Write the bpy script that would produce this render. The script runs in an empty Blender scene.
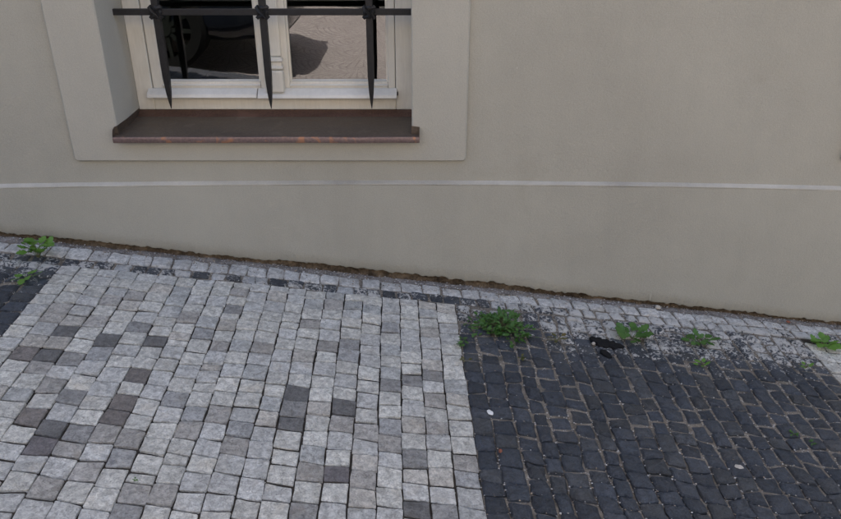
import bpy, bmesh, math, random
from mathutils import Vector, Matrix, noise as mnoise

R = math.radians
rnd = random.Random(11)
scene = bpy.context.scene
COL = scene.collection

# ------------------------------------------------------------------ camera
PITCH = R(26.5)
CAM_H = 1.34
FPX = 742.0                      # focal length in photo pixels (841 wide)
cam_d = bpy.data.cameras.new('camera')
cam_d.sensor_width = 36.0
cam_d.lens = FPX / 841.0 * 36.0
cam_d.clip_start = 0.02
cam_d.clip_end = 500.0
cam = bpy.data.objects.new('camera', cam_d)
cam.location = (0, 0, CAM_H)
cam.rotation_euler = (R(90) - PITCH, 0, 0)
COL.objects.link(cam)
scene.camera = cam

# ------------------------------------------------------------------ light
SUN_EL = R(62)
SUN_AZ = R(-14)                  # behind the house, a little to the left
world = bpy.data.worlds.new('World')
scene.world = world
world.use_nodes = True
wn = world.node_tree.nodes
wl = world.node_tree.links
wn.clear()
sky = wn.new('ShaderNodeTexSky')
sky.sky_type = 'NISHITA'
sky.sun_disc = False
sky.sun_elevation = SUN_EL
sky.sun_rotation = SUN_AZ
sky.air_density = 1.0
sky.dust_density = 3.2
sky.ozone_density = 0.6
bg = wn.new('ShaderNodeBackground')
bg.inputs['Strength'].default_value = 0.13
wo = wn.new('ShaderNodeOutputWorld')
wl.new(sky.outputs[0], bg.inputs[0])
wl.new(bg.outputs[0], wo.inputs[0])

sun_d = bpy.data.lights.new('sun', 'SUN')
sun_d.energy = 4.0
sun_d.angle = R(0.5)
sun_d.color = (1.0, 0.95, 0.88)
sun = bpy.data.objects.new('sun', sun_d)
# light comes from behind the house (+Y) and travels toward -Y and down
sun.rotation_euler = Vector((-math.cos(SUN_EL)*math.sin(SUN_AZ), -math.cos(SUN_EL)*math.cos(SUN_AZ), -math.sin(SUN_EL))).to_track_quat('-Z', 'Y').to_euler()
sun.location = (0, 8, 14)
COL.objects.link(sun)

vs = scene.view_settings
vs.view_transform = 'Standard'
vs.look = 'None'
vs.exposure = 1.58
vs.gamma = 1.0
vs.use_curve_mapping = False
scene.cycles.max_bounces = 7
scene.cycles.diffuse_bounces = 3
scene.cycles.glossy_bounces = 4

# ------------------------------------------------------------------ maths
SL = 0.12                                    # the pavement falls to the right
CP, SP = math.cos(PITCH), math.sin(PITCH)
def G(x):
    return -SL * max(-40.0, min(40.0, x))
def ray(u, v):
    dx = (u - 420.5) / FPX
    dy = (v - 259.5) / FPX
    return dx, CP - dy * SP, -SP - dy * CP
def onY(u, v, Y):
    dx, dyy, dz = ray(u, v)
    t = Y / dyy
    return dx * t, CAM_H + dz * t
def ground(u, v):
    dx, dyy, dz = ray(u, v)
    t = -CAM_H / (dz + SL * dx)
    return dx * t, dyy * t
def project(x, y, z):
    rz = z - CAM_H
    dep = y * CP - rz * SP
    if dep < 0.05:
        return (-9999, -9999)
    up = y * SP + rz * CP
    return 420.5 + FPX * x / dep, 259.5 - FPX * up / dep
def nz(x, y, z=0.0):
    return mnoise.noise(Vector((x, y, z)))

# ------------------------------------------------------------------ mesh helpers
class MB:
    """collects vertices and faces, builds ONE mesh object"""
    def __init__(self):
        self.v = []; self.f = []; self.c = []
    def add(self, verts, faces, col=None):
        o = len(self.v)
        self.v += [tuple(p) for p in verts]
        self.f += [tuple(i + o for i in f) for f in faces]
        if col is not None:
            self.c += [col] * len(verts)
    def box(self, x0, x1, y0, y1, z0, z1, col=None):
        self.add([(x0,y0,z0),(x1,y0,z0),(x1,y1,z0),(x0,y1,z0),(x0,y0,z1),(x1,y0,z1),(x1,y1,z1),(x0,y1,z1)],
                 [(0,3,2,1),(4,5,6,7),(0,1,5,4),(1,2,6,5),(2,3,7,6),(3,0,4,7)], col)
    def prism_x(self, prof, x0, x1):
        """profile of (y,z) points, extruded along x"""
        n = len(prof)
        self.add([(x0, p[0], p[1]) for p in prof] + [(x1, p[0], p[1]) for p in prof],
                 [tuple(range(n))[::-1], tuple(range(n, 2*n))] + [(i, (i+1) % n, n + (i+1) % n, n + i) for i in range(n)])
    def tube(self, pts, radii, n=6):
        rings = []
        P = [Vector(p) for p in pts]
        o = len(self.v)
        for i, p in enumerate(P):
            a = P[max(0, i-1)]; b = P[min(len(P)-1, i+1)]
            d = (b - a).normalized()
            s = d.cross(Vector((0, 0, 1)))
            if s.length < 1e-3: s = Vector((1, 0, 0))
            s.normalize(); q = d.cross(s)
            for k in range(n):
                th = 2*math.pi*k/n
                self.v.append(tuple(p + (s*math.cos(th) + q*math.sin(th)) * radii[i]))
        for i in range(len(P)-1):
            for k in range(n):
                self.f.append((o+i*n+k, o+i*n+(k+1) % n, o+(i+1)*n+(k+1) % n, o+(i+1)*n+k))
        self.f.append(tuple(o+k for k in range(n))[::-1])
        self.f.append(tuple(o+(len(P)-1)*n+k for k in range(n)))
    def build(self, name, mat, parent=None, bevel=0.0, smooth=None, seg=2, loc=None):
        me = bpy.data.meshes.new(name)
        vv = self.v
        if loc is not None:
            L = Vector(loc)
            vv = [tuple(Vector(p) - L) for p in vv]
        me.from_pydata(vv, [], self.f)
        if self.c:
            at = me.color_attributes.new('tint', 'FLOAT_COLOR', 'POINT')
            at.data.foreach_set('color', [k for c in self.c for k in c])
        bm = bmesh.new(); bm.from_mesh(me)
        bmesh.ops.recalc_face_normals(bm, faces=bm.faces)
        bm.to_mesh(me); bm.free()
        if mat is not None: me.materials.append(mat)
        if smooth is not None:
            me.polygons.foreach_set('use_smooth', [True]*len(me.polygons))
            me.set_sharp_from_angle(angle=R(smooth))
        o = bpy.data.objects.new(name, me)
        COL.objects.link(o)
        if loc is not None: o.location = loc
        if parent is not None:
            o.parent = parent
            o.location = (Vector(loc) if loc is not None else Vector((0,0,0))) - world_loc(parent)
        if bevel:
            b = o.modifiers.new('bevel', 'BEVEL'); b.width = bevel; b.segments = seg; b.limit_method = 'ANGLE'; b.angle_limit = R(35)
            b.harden_normals = False
        return o
def world_loc(o):
    l = Vector((0,0,0))
    while o is not None:
        l += Vector(o.location); o = o.parent
    return l
def empty(name, loc, parent=None):
    e = bpy.data.objects.new(name, None); COL.objects.link(e)
    e.empty_display_size = 0.1
    e.location = Vector(loc) - (world_loc(parent) if parent else Vector((0,0,0)))
    if parent: e.parent = parent
    return e
def tag(o, label=None, cat=None, group=None, kind=None):
    if label: o['label'] = label
    if cat: o['category'] = cat
    if group: o['group'] = group
    if kind: o['kind'] = kind
    return o

# ------------------------------------------------------------------ materials
class NT:
    def __init__(self, name):
        self.m = bpy.data.materials.new(name); self.m.use_nodes = True
        self.t = self.m.node_tree; self.t.nodes.clear()
        self.out = self.n('ShaderNodeOutputMaterial')
    def n(self, ty, **kw):
        nd = self.t.nodes.new(ty)
        for k, v in kw.items(): setattr(nd, k, v)
        return nd
    def l(self, a, b): self.t.links.new(a, b)
    def val(self, s, x):
        if isinstance(x, (int, float)): s.default_value = x
        elif isinstance(x, tuple): s.default_value = (x + (1.0,)) if (len(x) == 3 and s.type == 'RGBA') else x
        else: self.l(x, s)
    def math(self, op, a, b=None, c=None, clamp=False):
        nd = self.n('ShaderNodeMath', operation=op, use_clamp=clamp)
        self.val(nd.inputs[0], a)
        if b is not None: self.val(nd.inputs[1], b)
        if c is not None: self.val(nd.inputs[2], c)
        return nd.outputs[0]
    def mix(self, f, a, b, mode='MIX'):
        nd = self.n('ShaderNodeMix', data_type='RGBA', blend_type=mode)
        self.val(nd.inputs[0], f); self.val(nd.inputs[6], a); self.val(nd.inputs[7], b)
        return nd.outputs[2]
    def noise(self, vec, scale, detail=4.0, rough=0.55, dist=0.0):
        nd = self.n('ShaderNodeTexNoise')
        if vec is not None: self.l(vec, nd.inputs['Vector'])
        nd.inputs['Scale'].default_value = scale; nd.inputs['Detail'].default_value = detail
        nd.inputs['Roughness'].default_value = rough; nd.inputs['Distortion'].default_value = dist
        return nd.outputs[0]
    def voro(self, vec, scale, feature='F1', out='Distance'):
        nd = self.n('ShaderNodeTexVoronoi', feature=feature)
        if vec is not None: self.l(vec, nd.inputs['Vector'])
        nd.inputs['Scale'].default_value = scale
        return nd.outputs[out]
    def rng(self, x, a, b, c=0.0, d=1.0):
        nd = self.n('ShaderNodeMapRange', clamp=True)
        self.val(nd.inputs[0], x)
        for i, k in enumerate((a, b, c, d)): nd.inputs[i+1].default_value = k
        return nd.outputs[0]
    def pos(self): return self.n('ShaderNodeNewGeometry').outputs['Position']
    def vmath(self, op, a, b):
        nd = self.n('ShaderNodeVectorMath', operation=op)
        self.val(nd.inputs[0], a); self.val(nd.inputs[1], b)
        return nd.outputs[0]
    def bump(self, h, strength=0.5, dist=0.002, normal=None):
        nd = self.n('ShaderNodeBump')
        nd.inputs['Strength'].default_value = strength; nd.inputs['Distance'].default_value = dist
        self.l(h, nd.inputs['Height'])
        if normal is not None: self.l(normal, nd.inputs['Normal'])
        return nd.outputs[0]
    def bsdf(self, col, rough=0.8, metal=0.0, spec=0.5, normal=None, **kw):
        nd = self.n('ShaderNodeBsdfPrincipled')
        self.val(nd.inputs['Base Color'], col); self.val(nd.inputs['Roughness'], rough); self.val(nd.inputs['Metallic'], metal)
        self.val(nd.inputs['Specular IOR Level'], spec)
        if normal is not None: self.l(normal, nd.inputs['Normal'])
        for k, v in kw.items(): self.val(nd.inputs[k], v)
        self.l(nd.outputs[0], self.out.inputs[0])
        return self.m

def plaster(name, col, blot=0.10, grain=0.35):
    t = NT(name); p = t.pos()
    big = t.noise(p, 1.1, 5, 0.6)
    mid = t.noise(p, 7.0, 5, 0.6)
    fine = t.noise(p, 260.0, 3, 0.6)
    sep = t.n('ShaderNodeSeparateXYZ'); t.l(p, sep.inputs[0])
    st = t.n('ShaderNodeMapping'); st.inputs['Scale'].default_value = (5.0, 5.0, 0.7); t.l(p, st.inputs[0])
    streak = t.noise(st.outputs[0], 2.2, 5, 0.62)
    f = t.math('ADD', t.rng(big, 0.3, 0.7, -blot, blot), t.rng(mid, 0.3, 0.7, -blot*0.45, blot*0.45))
    f = t.math('ADD', f, t.rng(streak, 0.3, 0.72, blot*0.3, -blot*0.4))
    f = t.math('ADD', f, t.rng(fine, 0.3, 0.7, -0.07, 0.07))
    f = t.math('ADD', f, 1.0)
    c = t.mix(1.0, col, f, 'MULTIPLY')
    # sparse stains / scuffs
    sc = t.rng(t.noise(p, 3.4, 7, 0.68, 0.6), 0.60, 0.76, 0.0, 0.28)
    c = t.mix(sc, c, (col[0]*0.72, col[1]*0.69, col[2]*0.64))
    chip = t.rng(t.noise(p, 34.0, 2, 0.5), 0.765, 0.79, 0.0, 0.5)
    c = t.mix(chip, c, (0.55, 0.52, 0.46))
    h = t.math('ADD', t.math('MULTIPLY', fine, 0.5), t.math('MULTIPLY', t.noise(p, 110.0, 4, 0.65), 1.3))
    n1 = t.bump(h, grain, 0.0022)
    n2 = t.bump(t.noise(p, 6.5, 3, 0.5), 0.35, 0.010, n1)
    return t.bsdf(c, 0.9, spec=0.25, normal=n2)

M = {}
M['wall'] = plaster('wall_plaster', (0.406, 0.388, 0.330), 0.06, 0.6)
M['surround'] = plaster('surround_plaster', (0.440, 0.420, 0.362), 0.05, 0.65)
M['plinth'] = plaster('plinth_plaster', (0.408, 0.392, 0.335), 0.065, 0.5)
M['ledge'] = plaster('ledge_paint', (0.435, 0.412, 0.360), 0.2, 0.5)

def stone_mat():
    t = NT('cobblestone'); p = t.pos()
    oi = t.n('ShaderNodeObjectInfo')
    off = t.n('ShaderNodeCombineXYZ')
    for i, k in enumerate((31.0, 57.0, 13.0)): t.l(t.math('MULTIPLY', oi.outputs['Random'], k), off.inputs[i])
    q = t.vmath('ADD', p, off.outputs[0])
    at = t.n('ShaderNodeAttribute', attribute_name='tint')
    col, splat = at.outputs['Color'], at.outputs['Alpha']
    n1 = t.noise(q, 58.0, 5, 0.68, 0.4)
    n2 = t.noise(q, 230.0, 4, 0.7)
    n3 = t.noise(q, 16.0, 2, 0.5)
    vein = t.noise(q, 24.0, 5, 0.6, 1.6)
    f = t.math('ADD', t.rng(n1, 0.37, 0.63, -0.30, 0.24), t.rng(n2, 0.36, 0.64, -0.13, 0.13))
    f = t.math('ADD', f, t.rng(n3, 0.3, 0.7, -0.13, 0.13))
    f = t.math('ADD', f, 1.0)
    c = t.mix(1.0, col, f, 'MULTIPLY')
    nb_ = t.noise(q, 80.0, 4, 0.66, 0.8)
    c = t.mix(t.math('MULTIPLY', t.rng(nb_, 0.51, 0.61, 0.0, 0.62), t.rng(n3, 0.35, 0.6, 0.35, 1.0)), c, t.mix(1.0, col, (0.58, 0.57, 0.58), 'MULTIPLY'))
    vm = t.math('MULTIPLY', t.rng(t.math('ABSOLUTE', t.math('SUBTRACT', vein, 0.5)), 0.0, 0.035, 1.0, 0.0), t.rng(n3, 0.45, 0.65, 0.0, 0.45))
    c = t.mix(vm, c, t.mix(1.0, col, (0.45, 0.44, 0.44), 'MULTIPLY'))
    pit = t.math('MULTIPLY', t.rng(n2, 0.36, 0.43, 0.75, 0.0), t.rng(n1, 0.42, 0.52, 1.0, 0.15))
    c = t.mix(pit, c, t.mix(1.0, col, (0.38, 0.37, 0.36), 'MULTIPLY'))
    # ochre staining
    c = t.mix(t.rng(t.noise(q, 11.0, 4, 0.6), 0.56, 0.75, 0.0, 0.34), c, t.mix(1.0, col, (1.0, 0.86, 0.68), 'MULTIPLY'))
    # dark chewing gum and oil spots
    sp = t.rng(t.noise(p, 17.0, 3, 0.55), 0.715, 0.745, 0.0, 0.62)
    c = t.mix(sp, c, t.mix(1.0, col, (0.33, 0.34, 0.38), 'MULTIPLY'))
    # street dust lying in broad patches
    c = t.mix(t.rng(t.noise(p, 5.0, 6, 0.7), 0.5, 0.75, 0.0, 0.16), c, (0.20, 0.18, 0.155))
    # splashed lime
    s1 = t.noise(p, 85.0, 5, 0.7, 0.5)
    s2 = t.noise(p, 13.0, 4, 0.6)
    s = t.math('ADD', t.math('MULTIPLY', s1, 0.65), t.math('MULTIPLY', s2, 0.35))
    sf = t.math('MULTIPLY', t.math('SUBTRACT', t.math('ADD', s, t.math('MULTIPLY', splat, 0.20)), 0.625), 19.0, clamp=True)
    sf = t.math('MULTIPLY', sf, t.rng(splat, 0.0, 0.05))
    c = t.mix(t.math('MULTIPLY', sf, 0.90), c, (0.64, 0.625, 0.59))
    h = t.math('ADD', t.math('MULTIPLY', n1, 1.0), t.math('MULTIPLY', n2, 0.50))
    h = t.math('ADD', h, t.math('MULTIPLY', n3, 1.2))
    h = t.math('ADD', h, t.math('MULTIPLY', sf, 0.15))
    nb = t.bump(h, 0.9, 0.012)
    rough = t.rng(n1, 0.35, 0.65, 0.42, 0.75)
    return t.bsdf(c, rough, spec=0.42, normal=nb)
M['stone'] = stone_mat()

def bed_mat(name, a, b, speck):
    t = NT(name); p = t.pos()
    n1 = t.noise(p, 24.0, 6, 0.65); n2 = t.noise(p, 300.0, 3, 0.6)
    c = t.mix(t.rng(n1, 0.35, 0.65), a, b)
    c = t.mix(1.0, c, t.rng(n2, 0.2, 0.8, 0.6, 1.4), 'MULTIPLY')
    v = t.voro(p, 150.0)
    vc = t.n('ShaderNodeTexVoronoi'); vc.inputs['Scale'].default_value = 150.0; t.l(p, vc.inputs[0])
    sepc = t.n('ShaderNodeSeparateColor'); t.l(vc.outputs['Color'], sepc.inputs[0])
    isg = t.math('MULTIPLY', t.rng(v, 0.30, 0.36, 1.0, 0.0), t.rng(sepc.outputs[0], 1-speck, 1-speck+0.04))
    c = t.mix(isg, c, (0.46, 0.44, 0.41))
    h = t.math('ADD', n2, t.math('MULTIPLY', isg, 1.2))
    return t.bsdf(c, 0.95, spec=0.2, normal=t.bump(h, 0.8, 0.003))
M['bed_dark'] = bed_mat('joint_soil', (0.022, 0.019, 0.016), (0.06, 0.051, 0.041), 0.05)
M['bed_sand'] = bed_mat('joint_sand', (0.12, 0.104, 0.085), (0.27, 0.235, 0.19), 0.30)
M['bed_dust'] = bed_mat('wall_foot_dust', (0.16, 0.14, 0.125), (0.31, 0.285, 0.26), 0.22)

def simple(name, col, rough=0.6, metal=0.0, var=0.15, scale=30.0, bumpd=0.001, spec=0.5):
    t = NT(name); p = t.pos()
    n1 = t.noise(p, scale, 5, 0.6); n2 = t.noise(p, scale*6, 3, 0.6)
    f = t.math('ADD', t.rng(n1, 0.3, 0.7, -var, var), t.rng(n2, 0.3, 0.7, 1-var*0.5, 1+var*0.5))
    c = t.mix(1.0, col, f, 'MULTIPLY')
    nb = t.bump(t.math('ADD', n1, t.math('MULTIPLY', n2, 0.4)), 0.4, bumpd)
    return t.bsdf(c, t.rng(n1, 0.3, 0.7, rough-0.08, rough+0.08), metal, spec, nb)

def paint_mat():
    t = NT('cream_paint'); p = t.pos()
    n = t.noise(p, 9.0, 6, 0.65); m = t.n('ShaderNodeMapping'); m.inputs['Scale'].default_value = (60, 60, 5); t.l(p, m.inputs[0])
    g = t.noise(m.outputs[0], 3.0, 4, 0.6)
    c = t.mix(t.rng(n, 0.45, 0.72, 0.0, 0.45), (0.76, 0.73, 0.65), (0.65, 0.60, 0.50))
    c = t.mix(1.0, c, t.rng(g, 0.3, 0.7, 0.95, 1.05), 'MULTIPLY')
    return t.bsdf(c, 0.5, spec=0.4, normal=t.bump(g, 0.2, 0.0006))
M['paint'] = paint_mat()
M['alu'] = simple('pale_drip_rail_paint', (0.74, 0.735, 0.70), 0.42, 0.0, 0.07, 12.0, 0.0004)
M['iron'] = simple('wrought_iron', (0.020, 0.020, 0.022), 0.55, 0.3, 0.3, 70.0, 0.0010)

def copper_mat(name, base, alt, worn, wf0, wf1):
    t = NT(name); p = t.pos()
    m = t.n('ShaderNodeMapping'); m.inputs['Scale'].default_value = (1.0, 3.0, 3.0); t.l(p, m.inputs[0])
    n = t.noise(m.outputs[0], 10.0, 6, 0.65); n2 = t.noise(p, 130.0, 4, 0.65)
    c = t.mix(t.rng(n, 0.35, 0.65), base, alt)
    c = t.mix(1.0, c, t.rng(n2, 0.25, 0.75, 0.7, 1.3), 'MULTIPLY')
    c = t.mix(t.rng(t.noise(p, 11.0, 3, 0.6, 0.5), wf0, wf1, 0.0, 0.8), c, worn)
    c = t.mix(t.rng(t.noise(p, 55.0, 5, 0.7), 0.6, 0.75, 0.0, 0.3), c, (0.21, 0.19, 0.165))
    return t.bsdf(c, t.rng(n, 0.3, 0.7, 0.34, 0.55), 0.45, 0.5, t.bump(n2, 0.25, 0.0008))
M['copper'] = copper_mat('weathered_copper_sheet', (0.085, 0.066, 0.052), (0.14, 0.108, 0.082), (0.18, 0.145, 0.115), 0.55, 0.7)
M['copper_lip'] = copper_mat('weathered_copper_edge', (0.195, 0.14, 0.135), (0.235, 0.165, 0.15), (0.46, 0.22, 0.12), 0.565, 0.61)
M['copper_red'] = copper_mat('red_copper_upstand', (0.11, 0.062, 0.045), (0.14, 0.08, 0.058), (0.18, 0.10, 0.07), 0.6, 0.7)

def glass_mat():
    t = NT('window_glass'); p = t.pos()
    fr = t.n('ShaderNodeFresnel'); fr.inputs['IOR'].default_value = 2.35
    nb = t.bump(t.noise(p, 3.0, 2, 0.5), 0.12, 0.01)
    g = t.n('ShaderNodeBsdfGlossy'); g.inputs['Roughness'].default_value = 0.004; t.l(nb, g.inputs['Normal'])
    tr = t.n('ShaderNodeBsdfTransparent'); tr.inputs[0].default_value = (0.80, 0.83, 0.81, 1)
    mx = t.n('ShaderNodeMixShader'); t.l(fr.outputs[0], mx.inputs[0]); t.l(tr.outputs[0], mx.inputs[1]); t.l(g.outputs[0], mx.inputs[2])
    t.l(mx.outputs[0], t.out.inputs[0])
    return t.m
M['glass'] = glass_mat()
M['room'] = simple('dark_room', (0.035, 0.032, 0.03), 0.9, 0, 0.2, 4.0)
M['gasket'] = simple('dark_gasket', (0.05, 0.045, 0.04), 0.8, 0, 0.1, 30.0)

def rubble_mat():
    t = NT('broken_footing'); p = t.pos()
    n1 = t.noise(p, 18.0, 6, 0.7); n2 = t.noise(p, 90.0, 5, 0.7)
    c = t.mix(t.rng(n1, 0.35, 0.65), (0.05, 0.037, 0.026), (0.215, 0.165, 0.115))
    c = t.mix(1.0, c, t.rng(n2, 0.25, 0.75, 0.5, 1.5), 'MULTIPLY')
    return t.bsdf(c, 0.95, spec=0.15, normal=t.bump(t.math('ADD', n1, t.math('MULTIPLY', n2, 0.5)), 1.0, 0.012))
M['rubble'] = rubble_mat()

def tint_mat(name, rough=0.85, spec=0.3, sss=False):
    t = NT(name); p = t.pos()
    at = t.n('ShaderNodeAttribute', attribute_name='tint')
    n = t.noise(p, 120.0, 4, 0.6)
    c = t.mix(1.0, at.outputs['Color'], t.rng(n, 0.25, 0.75, 0.7, 1.3), 'MULTIPLY')
    return t.bsdf(c, rough, spec=spec, normal=t.bump(n, 0.4, 0.002))
M['grit'] = tint_mat('grit_stones')

def leaf_mat(name, a, b):
    t = NT(name); p = t.pos()
    oi = t.n('ShaderNodeObjectInfo')
    n = t.noise(p, 60.0, 3, 0.6)
    f = t.math('ADD', t.math('MULTIPLY', t.rng(n, 0.3, 0.7), 0.7), t.math('MULTIPLY', oi.outputs['Random'], 0.3))
    c = t.mix(f, a, b)
    nd = t.n('ShaderNodeBsdfPrincipled'); t.l(c, nd.inputs['Base Color']); nd.inputs['Roughness'].default_value = 0.5
    tl = t.n('ShaderNodeBsdfTranslucent'); t.l(t.mix(1.0, c, (1.2, 1.3, 0.5), 'MULTIPLY'), tl.inputs[0])
    mx = t.n('ShaderNodeMixShader'); mx.inputs[0].default_value = 0.3
    t.l(nd.outputs[0], mx.inputs[1]); t.l(tl.outputs[0], mx.inputs[2]); t.l(mx.outputs[0], t.out.inputs[0])
    t.l(t.bump(t.noise(p, 400.0, 2), 0.3, 0.001), nd.inputs['Normal'])
    return t.m
M['leaf'] = leaf_mat('weed_leaf', (0.045, 0.125, 0.025), (0.10, 0.21, 0.045))
M['leaf_bright'] = leaf_mat('young_weed_leaf', (0.09, 0.21, 0.03), (0.16, 0.31, 0.055))
M['leaf_dark'] = leaf_mat('dense_weed_leaf', (0.028, 0.085, 0.018), (0.055, 0.145, 0.028))
M['leaf_dry'] = leaf_mat('wilting_weed_leaf', (0.07, 0.12, 0.03), (0.16, 0.11, 0.04))
M['stem'] = simple('weed_stem', (0.12, 0.13, 0.05), 0.7, 0, 0.2, 60.0)

# ------------------------------------------------------------------ the ground and the street
YW = 2.50                     # face of the plinth and of the window surround
def sheet(name, xs, ys, zf, mat, parent=None):
    mb = MB(); nx, ny = len(xs), len(ys)
    mb.v = [(x, y, zf(x, y)) for y in ys for x in xs]
    mb.f = [(j*nx+i, j*nx+i+1, (j+1)*nx+i+1, (j+1)*nx+i) for j in range(ny-1) for i in range(nx-1)]
    return mb.build(name, mat, parent, smooth=60)
def lin(a, b, n): return [a + (b-a)*i/(n-1) for i in range(n)]

M['asphalt'] = simple('distant_ground', (0.10, 0.095, 0.09), 0.9, 0, 0.2, 3.0, 0.004)
g = sheet('ground', lin(-90, 90, 61), [-90, -60, -30, -12, -6, -3, 0, 3, 6, 12, 30, 60, 90], lambda x, y: G(x) - 0.22, M['asphalt'])
tag(g, 'bare ground under the sloping street', 'ground', kind='structure')

def sett_mat():
    t = NT('pink_granite_setts'); p = t.pos()
    # fan-laid setts: rings around fan centres
    sep = t.n('ShaderNodeSeparateXYZ'); t.l(p, sep.inputs[0])
    fw = 1.1
    ix = t.math('SUBTRACT', t.math('MODULO', t.math('ADD', sep.outputs[0], 110.0), fw), fw/2)
    iy = t.math('MODULO', t.math('ADD', sep.outputs[1], 110.0), 0.55)
    rr = t.math('SQRT', t.math('ADD', t.math('MULTIPLY', ix, ix), t.math('MULTIPLY', iy, iy)))
    rw = t.math('ADD', rr, t.math('MULTIPLY', t.noise(p, 14.0, 2), 0.012))
    ring = t.math('ABSOLUTE', t.math('SUBTRACT', t.math('FRACT', t.math('DIVIDE', rw, 0.055)), 0.5))
    ang = t.math('ARCTAN2', iy, ix)
    seg = t.math('ABSOLUTE', t.math('SUBTRACT', t.math('FRACT', t.math('MULTIPLY', ang, 8.0)), 0.5))
    j = t.math('MAXIMUM', t.rng(ring, 0.38, 0.47), t.rng(seg, 0.40, 0.47))
    n = t.noise(p, 9.0, 5, 0.6); n2 = t.noise(p, 70.0, 4, 0.6)
    c = t.mix(t.rng(n, 0.3, 0.7), (0.27, 0.235, 0.225), (0.36, 0.315, 0.305))
    c = t.mix(1.0, c, t.rng(n2, 0.25, 0.75, 0.75, 1.25), 'MULTIPLY')
    c = t.mix(t.math('MULTIPLY', j, 0.85), c, (0.13, 0.108, 0.10))
    h = t.math('SUBTRACT', t.math('MULTIPLY', n2, 0.3), j)
    return t.bsdf(c, 0.8, spec=0.3, normal=t.bump(h, 0.4, 0.006))
M['setts'] = sett_mat()
road = sheet('road', lin(-40, 40, 41), lin(-4.35, 0.16, 6), lambda x, y: G(x) - 0.11, M['setts'])
tag(road, 'pinkish sett-paved street in the sun, reflected in the window', 'road', kind='structure')
M['kerb'] = simple('granite_kerb', (0.30, 0.29, 0.28), 0.85, 0, 0.25, 40.0, 0.003)
kerb_mb = MB()
def sloped_box(mb, x0, x1, y0, y1, zlo, zhi, col=None):
    mb.add([(x0,y0,G(x0)+zlo),(x1,y0,G(x1)+zlo),(x1,y1,G(x1)+zlo),(x0,y1,G(x0)+zlo),
            (x0,y0,G(x0)+zhi),(x1,y0,G(x1)+zhi),(x1,y1,G(x1)+zhi),(x0,y1,G(x0)+zhi)],
           [(0,3,2,1),(4,5,6,7),(0,1,5,4),(1,2,6,5),(2,3,7,6),(3,0,4,7)], col)
kerb = empty('kerb', (0, 0.21, 0)); tag(kerb, 'grey granite kerb along the street edge of the pavement', 'kerb', kind='structure')
for i in range(-10, 10):
    kb = MB(); sloped_box(kb, i*1.0+0.004, i*1.0+0.996, 0.14, 0.28, -0.20, 0.0)
    kb.build('kerbstone', M['kerb'], kerb, bevel=0.012)

# ------------------------------------------------------------------ cobbled pavement
SK = -0.032                     # the courses lean slightly off the wall's perpendicular
YR = 1.8
def x0_of(u, v):
    x, y = ground(u, v); return x - SK*(y - YR)
joints_u = [11, 45.5, 77, 108, 139.5, 168, 198, 229.7, 257, 288, 317.7, 347, 375.6, 403, 431, 458.5, 486.5]
xs_light = [x0_of(u, 519) for u in joints_u]
XL = x0_of(62, 265)             # left edge of the light panel
XR = xs_light[-1]               # right edge
XR2 = x0_of(820, 360)           # left edge of the next light panel
# border lines (y as a function of x), measured at two places each
def line_y(a, b):
    (xa, ya), (xb, yb) = ground(*a), ground(*b)
    k = (yb - ya) / (xb - xa)
    return lambda x: ya + k*(max(-2.0, min(2.2, x)) - xa)
Y_PANEL = line_y((62, 265), (455, 304))
Y_ROW2 = line_y((62, 257.5), (440, 295))
_y1a = line_y((62, 246.5), (330, 270.5)); _y1b = line_y((330, 270.5), (725, 312.5))
Y_ROW1 = lambda x: min(2.482, (_y1a(x) if x < -0.3 else _y1b(x)))

tile_cache = []
def unevenness(x, y): return 0.0045*nz(x*2.3, y*2.3, 3.1) + 0.002*nz(x*7, y*7, 9.0)

def stone_mesh(mb, poly, top, tilt, bev, dome, col):
    """poly: list of xy points around the stone"""
    n = len(poly)
    cx = sum(p[0] for p in poly)/n; cy = sum(p[1] for p in poly)/n
    z0 = G(cx) + unevenness(cx, cy) + top
    def zz(x, y, h): return z0 - SL*(x-cx) + tilt[0]*(x-cx) + tilt[1]*(y-cy) + h
    V = []
    for (x, y) in poly: V.append((x, y, zz(x, y, -0.035)))
    for (x, y) in poly: V.append((x, y, zz(x, y, -bev*rnd.uniform(0.8, 1.5))))
    for (x, y) in poly:
        d = math.hypot(x-cx, y-cy); k = max(0.3, 1 - bev*1.15/d)
        xx, yy = cx + (x-cx)*k, cy + (y-cy)*k
        V.append((xx, yy, zz(xx, yy, rnd.uniform(-0.0006, 0.0006))))
    for (x, y) in poly[::2]:
        xx, yy = cx + (x-cx)*0.5, cy + (y-cy)*0.5
        V.append((xx, yy, zz(xx, yy, dome + rnd.uniform(-0.0011, 0.0011))))
    F = []
    for r in (0, 1):
        for i in range(n):
            j = (i+1) % n
            F.append((r*n+i, r*n+j, (r+1)*n+j, (r+1)*n+i))
    h = n//2; b = 2*n; c = 3*n
    for k in range(h):
        i0, i1, i2 = b+2*k, b+2*k+1, b+(2*k+2) % n
        F.append((i0, i1, c+k)); F.append((i1, i2, c+(k+1) % h)); F.append((i1, c+(k+1) % h, c+k))
    F.append(tuple(c+k for k in range(h)))
    mb.add(V, F, col)
    return cx, cy, z0

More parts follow.
